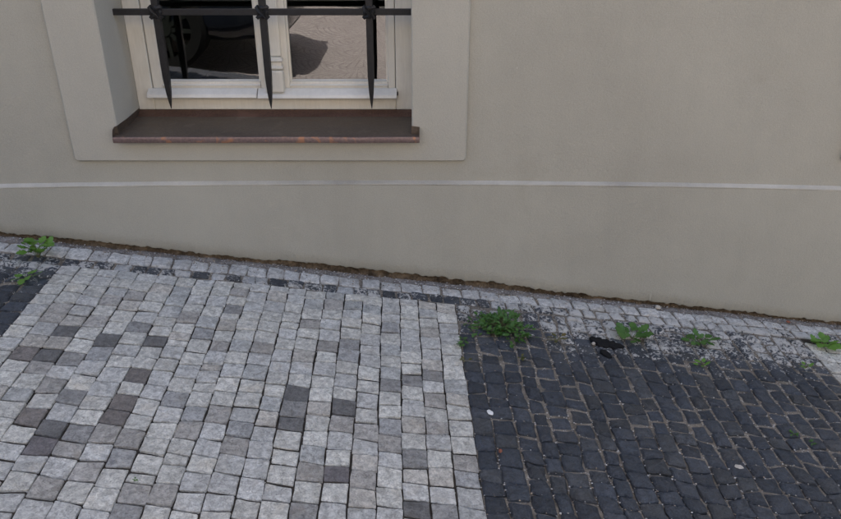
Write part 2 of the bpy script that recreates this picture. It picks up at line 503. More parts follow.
def outline(c, joint, rough, sub=3, corner=0.07):
    """c: four corners (counter-clockwise); returns an uneven inset outline with rounded corners"""
    cx = sum(p[0] for p in c)/4; cy = sum(p[1] for p in c)/4
    q = []
    for i in range(4):
        a = Vector(c[i]); p = Vector(c[i-1]); nx = Vector(c[(i+1) % 4])
        d1 = (a-p).normalized(); d2 = (nx-a).normalized()
        n1 = Vector((-d1.y, d1.x)); n2 = Vector((-d2.y, d2.x))
        m = (n1+n2); m = m/max(0.6, m.dot(n1))
        q.append(a + m*joint)
    pts = []
    for i in range(4):
        a, b = q[i], q[(i+1) % 4]
        e = b-a; nn = Vector((-e.y, e.x)).normalized()
        ts = (corner, 0.5, 1-corner) if sub == 3 else (0.12, 0.36, 0.64, 0.88)
        for t in ts:
            k = 0.55 if t in (ts[0], ts[-1]) else 1.0
            p = a + e*t + nn*(rnd.uniform(-rough, rough)*k)
            pts.append((p.x, p.y))
    return pts

stones = []       # (paving, centre, outline, top, tilt, bev, dome, colour)
def lum(c, k): return (c[0]*k, c[1]*k, c[2]*k)
LIGHT = [(0.73, 0.71, 0.64)]*9 + [(0.68, 0.66, 0.595)]*5 + [(0.60, 0.565, 0.50)]*2 + [(0.55, 0.55, 0.52)]*1
def light_col():
    return lum(rnd.choice(LIGHT), rnd.uniform(0.88, 1.1))
DARK = [(0.058, 0.066, 0.080), (0.064, 0.072, 0.086), (0.052, 0.060, 0.073), (0.068, 0.073, 0.080)]
def dark_col():
    return lum(rnd.choice(DARK), rnd.uniform(0.8, 1.3))
# stones of the light panel that stand out, by where they lie
TAN = (0.30, 0.265, 0.225); BROWN = (0.165, 0.14, 0.125); GREY = (0.215, 0.207, 0.198); DGREY = (0.112, 0.109, 0.107); SLATE = (0.28, 0.28, 0.28); LTAN = (0.37, 0.335, 0.295)
PURP = (0.125, 0.108, 0.112)
accents = [(132,381,BROWN),(122,401,BROWN),(118,411,BROWN),(32,414,BROWN),(54,424,DGREY),(43,443,PURP),(77,433,GREY),(175,401,DGREY),(122,459,SLATE),
 (41,496,TAN),(165,486,TAN),(133,493,LTAN),(132,440,TAN),(109,430,TAN),(73,391,GREY),(36,372,TAN),(55,381,TAN),(124,512,GREY),(242,427,SLATE),(239,446,TAN),
 (188,427,TAN),(222,417,LTAN),(67,455,LTAN),(89,467,LTAN),(196,409,SLATE),(67,330,DGREY),(110,335,DGREY),(137,329,GREY),(156,339,DGREY),(189,321,TAN),(31,347,BROWN),
 (62,310,TAN),(51,321,TAN),(47,357,DGREY),(74,352,GREY),(205,331,SLATE),(100,348,SLATE),(112,304,LTAN),(135,300,LTAN),(96,326,LTAN),
 (300,390,DGREY),(294,420,DGREY),(345,408,DGREY),(342,481,PURP),(297,405,GREY),(342,424,TAN),(312,467,TAN),(306,508,GREY),(434,372,GREY),(414,376,GREY),(392,421,SLATE),
 (438,400,TAN),(440,430,LTAN),(365,438,LTAN),(365,475,TAN),(467,461,TAN),(417,513,DGREY),(444,505,GREY),(472,481,SLATE),(417,461,GREY),(392,446,TAN),(313,322,TAN),
 (336,306,LTAN),(235,292,LTAN),(351,347,GREY),(347,360,SLATE),(231,312,GREY),(391,330,SLATE),(209,347,TAN),(259,349,TAN),(335,351,TAN),(183,396,SLATE),(388,388,GREY)]

def add_light_panel(pav, xedges, ytop, ybot, xmin=-9, xmax=9):
    for a, b in zip(xedges[:-1], xedges[1:]):
        cxm = (a+b)/2
        yt = ytop(cxm + SK*(2.3-YR)); y = yt
        first = True
        ja, jb = rnd.uniform(-0.0015, 0.0015), rnd.uniform(-0.0015, 0.0015)
        slant = rnd.uniform(-0.004, 0.004)
        while y > ybot:
            L = rnd.choice([0.060, 0.063, 0.066, 0.068, 0.071, 0.058]) + rnd.uniform(-0.004, 0.004)
            if first: L = rnd.uniform(0.035, 0.07); first = False
            elif rnd.random() < 0.05: L = rnd.uniform(0.033, 0.042)
            y2 = y - L
            s2 = slant*0.3 + rnd.uniform(-0.004, 0.004)
            def X(x0, yy): return x0 + SK*(yy-YR) + 0.003*nz(x0*9, yy*5, 1.0)
            j = lambda: rnd.uniform(-0.0018, 0.0018)
            q = rnd.uniform(0.0005, 0.0018)
            c = [(X(a, y2-s2)+j(), y2-s2+j()+q), (X(b, y2+s2)+j(), y2+s2+j()+q), (X(b, y+slant)+j(), y+slant+j()-q), (X(a, y-slant)+j(), y-slant+j()-q)]
            jt = rnd.uniform(0.0012, 0.0022)
            stones.append([pav, outline(c, jt, 0.0017, corner=0.035), rnd.uniform(-0.0014, 0.0020), (max(-0.035, min(0.035, rnd.gauss(0, 0.02))), max(-0.035, min(0.035, rnd.gauss(0, 0.02)))), rnd.uniform(0.0007, 0.0016), rnd.uniform(-0.0004, 0.0006), light_col(), 0.0])
            y = y2; slant = s2

def splat_at(x, y):
    """how much lime was splashed on the stones near the wall"""
    k = (y - 2.02)/0.26 if x > 0.1 else (y - 2.12)/0.22
    if 0.1 < x < 0.45: k -= 0.35
    return max(0.0, min(1.0, k))

HOLE = ground(606, 343)
def add_dark_panel(pav, xa, xb, ytop, ybot, pitch=0.0600):
    nc = max(1, round((xb-xa)/pitch))
    edges = [xa + (xb-xa)*i/nc for i in range(nc+1)]
    edges = [edges[0]] + [e + rnd.uniform(-0.006, 0.006) for e in edges[1:-1]] + [edges[-1]]
    for k in range(nc):
        a, b = edges[k], edges[k+1]
        y = ytop((a+b)/2 + SK*(2.3-YR)); slant = 0.0; first = True
        pts_l = {}
        while y > ybot:
            L = rnd.uniform(0.047, 0.074)
            if first: L = rnd.uniform(0.03, 0.07); first = False
            y2 = y - L; s2 = rnd.uniform(-0.007, 0.007)
            def X(x0, yy, edge):
                if edge: return x0 + SK*(yy-YR)
                return x0 + SK*(yy-YR) + 0.012*nz(x0*3, yy*3, 5.0) + 0.003*nz(x0*17, yy*15, 2.0)
            j = lambda: rnd.uniform(-0.0032, 0.0032)
            e0, e1 = (k == 0), (k == nc-1)
            c = [(X(a, y2-s2, e0)+(0 if e0 else j()), y2-s2+j()), (X(b, y2+s2, e1)+(0 if e1 else j()), y2+s2+j()),
                 (X(b, y+slant, e1)+(0 if e1 else j()), y+slant+j()), (X(a, y-slant, e0)+(0 if e0 else j()), y-slant+j())]
            xm, ym = sum(p[0] for p in c)/4, (y+y2)/2
            loose = 0.5 + 0.9*max(0, nz(xm*2.1+4, ym*2.1, 0.5)+0.25)
            jt = rnd.uniform(0.0019, 0.0036)*loose*(1.5 if (0.25 < xm < 1.1 and ym > 1.7) else 1.0)
            ok = math.hypot((xm-HOLE[0])/0.055, (ym-HOLE[1])/0.022) > 1.0
            if ok:
                stones.append([pav, outline(c, jt, 0.0030), rnd.uniform(-0.004, 0.004), (rnd.gauss(0, 0.045), rnd.gauss(0, 0.045)), rnd.uniform(0.0040, 0.0066), rnd.uniform(0.0008, 0.0034), dark_col(), splat_at(xm, ym)*rnd.uniform(0.75, 1.1)])
            y = y2; slant = s2

# light panel edges, extended to the left until the panel's edge
nleft = max(1, round((xs_light[0]-XL)/0.0645))
edges_l = [XL + (xs_light[0]-XL)*i/nleft for i in range(nleft)] + xs_light
YB = 0.33
add_light_panel('light', edges_l, lambda x: Y_PANEL(x)-0.002, YB)
nr = 14
edges_r = [XR2 + 0.0645*i for i in range(nr+8)]
add_light_panel('light', edges_r, lambda x: Y_PANEL(x)-0.03, YB)
add_dark_panel('dark', XR, XR2, lambda x: Y_PANEL(x)-0.004, YB)
add_dark_panel('dark', XL-1.34, XL, lambda x: Y_PANEL(x)+0.002, YB, 0.072)
edges_ll = [XL-1.34-0.0645*i for i in range(18)][::-1]
add_light_panel('light', edges_ll, lambda x: Y_PANEL(x), YB)

# border courses along the wall
def add_border(ylo, yhi, x0, x1, colf, Lr, rough, jt0):
    x = x0
    while x < x1:
        L = rnd.uniform(*Lr); x2 = x+L
        j = lambda: rnd.uniform(-0.0035, 0.0035)
        sk = rnd.uniform(-0.006, 0.006)
        c = [(x+j()+0.006, ylo(x)+j()*0.6), (x2+j()+0.006, ylo(x2)+j()*0.6), (x2+sk, yhi(x2)+j()-(rnd.uniform(0, 0.014) if rough < 0.0026 else 0)), (x+sk, yhi(x)+j()-(rnd.uniform(0, 0.010) if rough < 0.0026 else 0))]
        xm = (x+x2)/2
        col, sp = colf(xm)
        stones.append(['border', outline(c, rnd.uniform(*jt0), rough), rnd.uniform(-0.002, 0.003), (rnd.gauss(0, 0.03), rnd.gauss(0, 0.03)), rnd.uniform(0.002, 0.0045), rnd.uniform(0, 0.0018), col, sp])
        x = x2
def row1_col(x):
    c = lum((0.68, 0.67, 0.64), rnd.uniform(0.82, 1.08))
    return c, 0.0 if x < 0.3 else rnd.uniform(0.0, 0.25)
def row2_col(x):
    u = project(x, 2.38, G(x))[0]
    pale = lum((0.50, 0.51, 0.51), rnd.uniform(0.85, 1.1))
    if u < 105: return dark_col(), rnd.uniform(0.35, 0.7)
    if u < 486: return (pale if rnd.random() < (0.12 if u > 395 else 0.25) else dark_col()), rnd.uniform(0.40, 0.80)
    return (lum((0.44, 0.435, 0.42), rnd.uniform(0.8, 1.1)) if rnd.random() < 0.5 else dark_col()), rnd.uniform(0.75, 1.15)
Y12 = lambda x: Y_ROW2(x) + 0.002
add_border(Y12, Y_ROW1, -3.4, 3.4, row1_col, (0.058, 0.082), 0.0024, (0.0012, 0.0030))
add_border(lambda x: Y_PANEL(x)+0.002, lambda x: Y_ROW2(x)-0.002, -3.4, 3.4, row2_col, (0.046, 0.068), 0.0030, (0.0022, 0.0042))

# apply the accents: nearest light stone to the place
for s in stones:
    n = len(s[1]); s.append((sum(p[0] for p in s[1])/n, sum(p[1] for p in s[1])/n))
lights = [s for s in stones if s[0] == 'light' and -2 < s[8][0] < 0.6]
for s in lights:
    if XL < s[8][0] - SK*(s[8][1]-YR) < XR and max(s[6])-min(s[6]) > 0.02 and s[6][0] > s[6][2] and rnd.random() < 0.35:
        s[6] = lum((0.63, 0.62, 0.58), rnd.uniform(0.9, 1.1))
for (u, v, c) in accents:
    gx, gy = ground(u, v)
    s = min(lights, key=lambda s: (s[8][0]-gx)**2 + (s[8][1]-gy)**2)
    k_ = 0.56 if c in (TAN, LTAN, SLATE) else (0.66 if c == GREY else 0.86)
    s[6] = lum(tuple(c[i]*1.12*k_ + (0.60, 0.595, 0.56)[i]*(1-k_) for i in range(3)), rnd.uniform(0.92, 1.1))

# beds: sand and soil between the stones, one sheet for each kind of paving
def bed_z(depth, amp):
    wash = (lambda x, y: 0.0045*max(0.0, min(1.0, (1.85-y)/0.35)) if XR < x - SK*(y-YR) < XR2 else 0.0)
    return lambda x, y: G(x) + unevenness(x, y) - depth - wash(x, y) + amp*nz(x*9, y*9, 7.7)
pav = {}
def bed(name, x0, x1, y0f, y1f, depth, amp, mat, nx, ny):
    mb = MB()
    for j in range(ny):
        for i in range(nx):
            x0r = x0 + (x1-x0)*i/(nx-1)
            ya, yb = y0f(x0r), y1f(x0r)
            y = ya + (yb-ya)*j/(ny-1)
            x = x0r + (SK*(y-YR) if ny > 10 else 0)
            mb.v.append((x, y, bed_z(depth, amp)(x, y)))
    mb.f = [(j*nx+i, j*nx+i+1, (j+1)*nx+i+1, (j+1)*nx+i) for j in range(ny-1) for i in range(nx-1)]
    return mb
def joined(*mbs):
    r = MB()
    for m in mbs: r.add(m.v, m.f)
    return r
yb_ = lambda x: 0.27
yt_ = lambda x: Y_PANEL(x)
b_light = joined(bed('l', XL, XR, yb_, yt_, 0.0048, 0.0012, None, 90, 140),
                 bed('l', XR2, XR2+0.0645*21, yb_, yt_, 0.0048, 0.0012, None, 50, 90),
                 bed('l', XL-1.34-0.0645*17, XL-1.34, yb_, yt_, 0.0048, 0.0012, None, 40, 80))
b_dark = joined(bed('d', XR, XR2, yb_, yt_, 0.0056, 0.0040, None, 140, 220),
                bed('d', XL-1.34, XL, yb_, yt_, 0.0075, 0.0050, None, 70, 110))
pav['light'] = tag(b_light.build('light_cobble_pavement', M['bed_dark'], smooth=80), 'pale grey squared cobble panels of the sloping pavement', 'pavement', kind='structure')
pav['dark'] = tag(b_dark.build('dark_cobble_pavement', M['bed_sand'], smooth=80), 'dark blue-grey irregular cobble panels with sandy joints', 'pavement', kind='structure')
b_border = joined(bed('b', -3.4, 3.4, Y_PANEL, lambda x: Y_ROW1(x)-0.002, 0.0050, 0.003, None, 300, 9),)
pav['border'] = tag(b_border.build('border_cobble_pavement', M['bed_sand'], smooth=80), 'two narrow cobble courses running along the foot of the wall', 'pavement', kind='structure')
mbw = MB()
nx, ny = 420, 9
for j in range(ny):
    for i in range(nx):
        x = -3.4 + 6.8*i/(nx-1); ya = Y_ROW1(x)-0.004; y = ya + (2.60-ya)*j/(ny-1)
        mbw.v.append((x, y, G(x) + unevenness(x, y) - 0.005 + 0.006*(j/(ny-1)) + 0.005*nz(x*22, y*22, 1.7) + 0.003*nz(x*60, y*60, 4)))
mbw.f = [(j*nx+i, j*nx+i+1, (j+1)*nx+i+1, (j+1)*nx+i) for j in range(ny-1) for i in range(nx-1)]
tag(mbw.build('soil_strip', M['bed_dust'], smooth=80), 'dusty soil strip between cobbles and the wall foot', 'soil', kind='structure')

def area_px(poly):
    pp = [project(x, y, G(x)) for x, y in poly]
    if any(p[0] < -900 for p in pp): return 0, False
    a = 0
    for i in range(len(pp)):
        a += pp[i][0]*pp[i-1][1] - pp[i-1][0]*pp[i][1]
    cx = sum(p[0] for p in pp)/len(pp); cy = sum(p[1] for p in pp)/len(pp)
    ins = any(-1 < p[0] < 842 and -1 < p[1] < 520 for p in pp)
    return abs(a)/2, ins
for key in ('light', 'dark', 'border'):
    S = [s for s in stones if s[0] == key]
    ranked = []
    rest = MB()
    for s in S:
        a, ins = area_px(s[1]); ranked.append((a if ins else -1, s))
    ranked.sort(key=lambda t: -t[0])
    for i, (a, s) in enumerate(ranked):
        col = (s[6][0], s[6][1], s[6][2], s[7])
        if a > 0 and i < 300:
            mb = MB()
            cx, cy, z0 = stone_mesh(mb, s[1], s[2], s[3], s[4], s[5], col)
            mb.build('cobblestone', M['stone'], pav[key], smooth=38, loc=(cx, cy, z0))
        else:
            stone_mesh(rest, s[1], s[2], s[3], s[4], s[5], col)
    if rest.v:
        tag(rest.build('outlying_cobblestones', M['stone'], pav[key], smooth=38), kind='stuff')

# grit, mortar crumbs and pebbles lying in the joints
grit = MB()
def pebble(mb, x, y, z, r, col):
    n = 5
    a0 = rnd.uniform(0, 6.28); V = []
    for k in range(n):
        a = a0 + 2*math.pi*k/n
        V.append((x + r*rnd.uniform(0.7, 1.25)*math.cos(a), y + r*rnd.uniform(0.7, 1.25)*math.sin(a), z + r*rnd.uniform(-0.1, 0.2)))
    V.append((x + r*rnd.uniform(-0.3, 0.3), y + r*rnd.uniform(-0.3, 0.3), z + r*rnd.uniform(0.5, 0.9)))
    V.append((x, y, z - r*0.6))
    mb.add(V, [(k, (k+1) % n, n) for k in range(n)] + [((k+1) % n, k, n+1) for k in range(n)], col)
GC = [(0.42, 0.40, 0.38), (0.36, 0.32, 0.27), (0.24, 0.20, 0.16), (0.50, 0.49, 0.47), (0.30, 0.24, 0.18), (0.12, 0.11, 0.10)]
def gcol():
    c = lum(rnd.choice(GC), rnd.uniform(0.8, 1.2)); return (c[0], c[1], c[2], 0)
for s in stones:
    x, y = s[8]
    if not (-2.2 < x < 2.3 and y > 0.9): continue
    n = {'dark': 7, 'border': 6, 'light': 0}[s[0]]
    if s[0] == 'dark' and y > 2.0: n = 10
    if s[0] == 'light' and rnd.random() < 0.25: n = 1
    for _ in range(n):
        p = rnd.choice(s[1]); k = 1 + rnd.uniform(0.02, 0.13)
        px_, py_ = x + (p[0]-x)*k, y + (p[1]-y)*k
        pebble(grit, px_, py_, G(px_) + unevenness(px_, py_) - 0.0045 + rnd.uniform(0, 0.002), rnd.choice([0.0012, 0.0016, 0.002, 0.0028]), gcol())
for _ in range(3600):
    x = rnd.uniform(-2.0, 2.2); y = 2.515 - abs(rnd.gauss(0, 0.045))
    if y < 2.25: continue
    lift = 0.001 if y < Y_ROW1(x) else -0.001
    pebble(grit, x, y, G(x) + unevenness(x, y) + lift, rnd.choice([0.0012, 0.0015, 0.002, 0.0026, 0.0036]), gcol())
for _ in range(1100):
    x = rnd.uniform(0.15, 2.2); y = 2.36 - abs(rnd.gauss(0, 0.15))
    pebble(grit, x, y, G(x) + unevenness(x, y) + 0.0015, rnd.choice([0.0010, 0.0013, 0.0018, 0.0024]), gcol())
tag(grit.build('grit', M['grit']), 'pale grit and mortar crumbs scattered in the cobble joints', 'grit', kind='stuff')

# ------------------------------------------------------------------ the house
house = empty('house', (0, YW, 0))
tag(house, 'taupe plastered house front with barred window and low plinth', 'house')
YU = 2.515                                   # upper wall, set back behind the plinth
YF = 2.73                                    # face of the window frame
WX0, WX1 = -1.05, -0.03                      # window opening
WZ0, WZ1 = 0.600, 2.15
DXW = 2.709                                  # spacing of the two windows
LZ = 0.366                                   # lower edge of the white ledge
HZ = 4.75
def ledge_bow(x):
    x = max(-2.0, min(2.0, x)); return 0.025 - 0.0028*x - 0.0076*x*x
xg = sorted(set([-8, -4, -2.5, 8, 5.2, 3.5] + lin(-1.9, 1.6, 30) + [WX0, WX1, WX0+DXW, WX1+DXW]))
zg = [LZ-0.02, 0.5, 0.558, WZ1, HZ]
w = MB()
for i in range(len(xg)-1):
    for j in range(len(zg)-1):
        xm = (xg[i]+xg[i+1])/2; zm = (zg[j]+zg[j+1])/2
        if any(WX0+d < xm < WX1+d and 0.558 < zm < WZ1 for d in (0, DXW)): continue
        w.add([(xg[i], YU, zg[j]), (xg[i+1], YU, zg[j]), (xg[i+1], YU, zg[j+1]), (xg[i], YU, zg[j+1])], [(0, 1, 2, 3)])
w.add([(-8,YU,-1.2),(8,YU,-1.2),(8,9,-1.2),(-8,9,-1.2),(-8,YU,HZ),(8,YU,HZ),(8,9,HZ),(-8,9,HZ)], [(1,2,6,5),(2,3,7,6),(3,0,4,7),(4,5,6,7)])
w.build('wall', M['wall'], house)
M['tile'] = simple('roof_tile', (0.30, 0.12, 0.08), 0.8, 0, 0.2, 8.0)
rf = MB(); rf.add([(-8.2,2.45,HZ+0.01),(8.2,2.45,HZ+0.01),(8.2,9.1,HZ+0.01),(-8.2,9.1,HZ+0.01),(-8.2,5.8,HZ+1.9),(8.2,5.8,HZ+1.9)], [(0,1,5,4),(1,2,5),(2,3,4,5),(3,0,4),(0,3,2,1)])
rf.build('roof', M['tile'], house)

# plinth with a broken lower edge
def gap(x):
    g_ = 0.014 + 0.010*nz(x*2.2, 1.0) + 0.008*nz(x*9, 4.0) + 0.0075*nz(x*31, 8.0) + 0.0045*nz(x*80, 2.0)
    g_ += 0.004 - (0.007 if x > 0.75 else 0.0)*min(1.0, (x-0.75)/0.3 if x > 0.75 else 0) + 0.007*math.exp(-((x+0.25)/0.35)**2)
    return max(0.002, g_ + 0.006*max(0, nz(x*6, 12.0))**2)
pl = MB(); N = 1500
xs = lin(-3.4, 3.4, N)
rows = []
prof = [(2.535, 0.0, 'lo'), (2.511, 0.0015, 'lo'), (2.5035, 0.002, 'lo'), (YW, 0.007, 'lo'), (YW, 0.05, 'lo'), (YW, 0.0, 'hi')]
for k, (y, dz, wh) in enumerate(prof):
    for x in xs:
        z = (G(x) + gap(x) + dz) if wh == 'lo' else LZ + ledge_bow(x)
        yy = y + (0.0018*nz(x*3.1, z*4, 2.0) + 0.0012*nz(x*9, z*9, 6.0) if wh == 'lo' and k > 1 else 0)
        if wh == 'lo' and k >= 3 and dz < 0.04: yy -= 0.003*max(0, nz(x*14, 3.3))
        pl.v.append((x, yy, z))
pl.f = [(k*N+i, k*N+i+1, (k+1)*N+i+1, (k+1)*N+i) for k in range(len(prof)-1) for i in range(N-1)]
pl.build('plinth', M['plinth'], house, smooth=50)
# white painted ledge on top of the plinth
ld = MB(); xs2 = lin(-3.4, 3.4, 200); n2_ = len(xs2)
lp = [(YW+0.0012, -0.0005), (YW-0.0004, 0.0010), (YW-0.0006, 0.0030), (YW+0.0005, 0.0058), (YU+0.001, 0.0135)]
for k, (y, dz) in enumerate(lp):
    for x in xs2:
        ld.v.append((x, y + 0.0006*nz(x*12, k), LZ + ledge_bow(x) + dz + 0.0010*nz(x*6, k*0.3, 5) + (0.0006*nz(x*40, k) if k in (2, 3) else 0)))
ld.f = [(k*n2_+i, k*n2_+i+1, (k+1)*n2_+i+1, (k+1)*n2_+i) for k in range(len(lp)-1) for i in range(n2_-1)]
ld.build('ledge', M['ledge'], house, smooth=50)
# broken masonry footing under the plaster
ft = MB(); N2 = 1100; xs3 = lin(-3.4, 3.4, N2); NR = 7
for j in range(NR):
    for x in xs3:
        z = G(x) - 0.03 + 0.075*j/(NR-1)
        ft.v.append((x, 2.520 + 0.007*nz(x*24, z*40, 3) + 0.005*nz(x*70, z*90, 6) - 0.010*(1-j/(NR-1)), z))
ft.f = [(j*N2+i, j*N2+i+1, (j+1)*N2+i+1, (j+1)*N2+i) for j in range(NR-1) for i in range(N2-1)]
ft.build('footing', M['rubble'], house)
for sx in (-1, 1):
    pe = MB(); xa, xb = (-8, -3.4) if sx < 0 else (3.4, 8)
    pe.add([(xa, YW, G(xa)-0.05), (xb, YW, G(xb)-0.05), (xb, YW, LZ), (xa, YW, LZ), (xa, YU+0.002, LZ+0.015), (xb, YU+0.002, LZ+0.015)], [(0,1,2,3), (3,2,5,4)])
    pe.build('plinth', M['plinth'], house)
for (xa, xb) in ((-8, -3.4), (3.4, 8)):
    ee = MB(); sloped_box(ee, xa, xb, 0.282, 2.51, -0.06, -0.002)
    tag(ee.build('pavement', M['kerb']), 'plain stretch of pavement further %s along the house' % ('up' if xa < 0 else 'down'), 'pavement', kind='structure')

def arc_rect(x0, x1, z0, z1, r, n=5):
    pts = []
    for (cx, cz, a0) in ((x0+r, z0+r, 180), (x1-r, z0+r, 270), (x1-r, z1-r, 0), (x0+r, z1-r, 90)):
        for k in range(n):
            a = R(a0 + 90*k/(n-1)); pts.append((cx + r*math.cos(a), cz + r*math.sin(a)))
    return pts

def build_window(d):
    # ---- plaster surround with its reveals
    outer = arc_rect(-1.222+d, 0.161+d, 0.480, 2.33, 0.013)
    inner = arc_rect(WX0+d, WX1+d, 0.566, WZ1, 0.0012)
    n = len(outer); s = MB()
    def loop(l, y, k=0): return [(p[0], y, p[1]) for p in l]
    ins = arc_rect(-1.222+d+0.005, 0.161+d-0.005, 0.485, 2.325, 0.010)
    ins2 = arc_rect(WX0+d-0.004, WX1+d+0.004, 0.562, WZ1+0.004, 0.004)
    for l, y in ((outer, YU+0.003), (outer, YW+0.006), (ins, YW), (ins2, YW), (inner, YW+0.004), (inner, 2.80)):
        s.v += loop(l, y)
    for k in range(5):
        for i in range(n):
            j = (i+1) % n; s.f.append((k*n+i, k*n+j, (k+1)*n+j, (k+1)*n+i))
    s.build('window_surround', M['surround'], house, smooth=35)
    # ---- copper sill
    sl = empty('window_sill', (-0.53+d, 2.47, 0.575), house)
    sx0, sx1 = -1.0585+d, -0.004+d
    pan = MB(); nn = 60; px = lin(sx0, sx1, nn)
    pr = [(2.472, 0.578), (2.478, 0.5795), (2.58, 0.583), (2.695, 0.587)]
    for (y, z) in pr:
        for x in px: pan.v.append((x, y, z + 0.0012*nz(x*7, y*7, 2)))
    pan.f = [(k*nn+i, k*nn+i+1, (k+1)*nn+i+1, (k+1)*nn+i) for k in range(len(pr)-1) for i in range(nn-1)]
    pan.build('sill_sheet', M['copper'], sl, smooth=50)
    up = MB(); up.add([(WX0+d, 2.694, 0.586), (WX1+d, 2.694, 0.586), (WX1+d, 2.728, 0.6055), (WX0+d, 2.728, 0.6055)], [(0,1,2,3)])
    up.build('back_upstand', M['copper_red'], sl)
    lip = MB(); pr = [(2.473, 0.579), (2.468, 0.578), (2.4665, 0.5745), (2.466, 0.5615), (2.469, 0.558), (2.472, 0.5595)]
    for (y, z) in pr:
        for x in px: lip.v.append((x, y + 0.0012*nz(x*9, z*9, 8), z + 0.0010*nz(x*7, y*7, 2)))
    lip.f = [(k*nn+i, k*nn+i+1, (k+1)*nn+i+1, (k+1)*nn+i) for k in range(len(pr)-1) for i in range(nn-1)]
    lip.build('front_lip', M['copper_lip'], sl, smooth=50)
    for (xa, sgn) in ((sx0, 1), (sx1, -1)):
        e = MB()
        xe = WX0+d+0.0015 if sgn > 0 else WX1+d-0.0015
        e.add([(xa, 2.472, 0.558), (xa, 2.4985, 0.560), (xa, 2.4985, 0.606), (xa, 2.480, 0.600), (xa, 2.472, 0.585)], [(0,1,2,3,4)])
        e.add([(xa, 2.4985, 0.580), (xe, 2.4985, 0.580), (xe, 2.4985, 0.610), (xa, 2.4985, 0.606)], [(0,1,2,3)])
        e.add([(xe, 2.4985, 0.575), (xe, 2.727, 0.585), (xe, 2.727, 0.611), (xe, 2.60, 0.608), (xe, 2.4985, 0.610)], [(0,1,2,3,4)])
        so = e.build('side_upstand', M['copper'], sl)
        m = so.modifiers.new('solid', 'SOLIDIFY'); m.thickness = 0.0012; m.offset = 0
    # underside
    us = MB(); us.add([(sx0, 2.470, 0.5600), (sx1, 2.470, 0.5600), (sx1, 2.499, 0.566), (sx0, 2.499, 0.566)], [(0,1,2,3)])
    us.build('sill_underside', M['copper'], sl)
    # ---- timber window
    wd = empty('window', (-0.54+d, YF, WZ0), house)
    fr = MB(); xa, xb = WX0+d+0.0005, WX1+d-0.0005
    fr.box(xa, xa+0.060, YF, 2.79, 0.6045, WZ1-0.001)
    fr.build('frame_post', M['paint'], wd, bevel=0.003)
    fr = MB(); fr.box(xb-0.060, xb, YF, 2.79, 0.6045, WZ1-0.001); fr.build('frame_post', M['paint'], wd, bevel=0.003)
    fr = MB(); fr.box(xa+0.0605, xb-0.0605, YF+0.0005, 2.79, 0.6045, 0.655); fr.build('frame_rail', M['paint'], wd, bevel=0.003)
    fr = MB(); fr.box(xa+0.0605, xb-0.0605, YF+0.0005, 2.79, WZ1-0.06, WZ1-0.001); fr.build('frame_rail', M['paint'], wd, bevel=0.003)
    gz0, gz1 = 0.708, WZ1-0.10
    for (a, b, ga, gb) in ((xa+0.062, -0.5405+d, -0.95+d, -0.589+d), (-0.5395+d, xb-0.062, -0.481+d, -0.119+d)):
        y0 = YF+0.006
        for (p0, p1, q0, q1, nm) in ((a, ga, 0.657, gz1+0.045, 'sash_stile'), (gb, b, 0.657, gz1+0.045, 'sash_stile'), (ga+0.0003, gb-0.0003, 0.657, gz0, 'sash_rail'), (ga+0.0003, gb-0.0003, gz1, gz1+0.045, 'sash_rail')):
            m = MB(); m.box(p0, p1, y0 + (0.0 if nm == 'sash_stile' else 0.0006), 2.785, q0, q1); m.build(nm, M['paint'], wd, bevel=0.004)
        # glazing bead: a thin inner frame
        m = MB()
        for (p0, p1, q0, q1) in ((ga, ga+0.006, gz0, gz1), (gb-0.006, gb, gz0, gz1)):
            m.box(p0-0.001, p1+0.001, y0+0.014, 2.77, q0-0.001, q1)
        m.build('glazing_bead', M['paint'], wd)
        m = MB(); m.prism_x([(y0-0.003, 0.692), (y0-0.004, 0.696), (2.757, 0.7125), (2.757, 0.692)], ga+0.0005, gb-0.0005)
        m.build('glazing_slope', M['alu'], wd)
        m = MB(); m.box(ga+0.002, gb-0.002, 2.756, 2.760, gz0+0.002, gz1)
        m.build('pane', M['glass'], wd)
    # pale drip rails, the right one lapping over the left
    for (p0, p1, dz) in ((-1.004+d, -0.601+d, 0.0), (-0.598+d, -0.087+d, -0.002)):
        m = MB(); m.prism_x([(YF+0.0055, 0.6845), (YF-0.002, 0.6840), (YF-0.027, 0.668+dz), (YF-0.031, 0.656+dz), (YF-0.024, 0.6545+dz), (YF-0.0005, 0.6575)], p0, p1)
        m.build('drip_rail', M['alu'], wd, bevel=0.0015)
    m = MB(); m.box(-0.090+d, -0.083+d, YF-0.012, YF-0.0005, 0.660, 0.672); m.build('drip_rail_stop', M['gasket'], wd, bevel=0.001)
    # cover strip in the middle with a small pilaster base
    cs = MB()
    cs.prism_x([(0, 0)]*0 + [(YF+0.005, 0.80), (YF-0.008, 0.80), (YF-0.008, WZ1-0.06), (YF+0.005, WZ1-0.06)], -0.567+d, -0.503+d)
    cs.build('cover_strip', M['paint'], wd, bevel=0.006, seg=3)
    b = MB(); b.box(-0.566+d, -0.498+d, YF-0.030, YF+0.005, 0.674, 0.754); b.build('pilaster_base', M['paint'], wd, bevel=0.006, seg=3)
    b = MB(); b.box(-0.562+d, -0.502+d, YF-0.020, YF+0.005, 0.7545, 0.7995); b.build('pilaster_neck', M['paint'], wd, bevel=0.004)
    for zc in (0.763, 0.789):
        b = MB(); b.prism_x([(YF+0.004, zc-0.006), (YF-0.022, zc-0.006), (YF-0.028, zc-0.002), (YF-0.028, zc+0.002), (YF-0.022, zc+0.006), (YF+0.004, zc+0.006)], -0.567+d, -0.497+d)
        b.build('pilaster_ring', M['paint'], wd, bevel=0.002)
    # ---- wrought-iron grille
    gr = empty('window_grille', (-0.54+d, 2.65, 0.63), house)
    GY = 2.65; hw = 0.0115
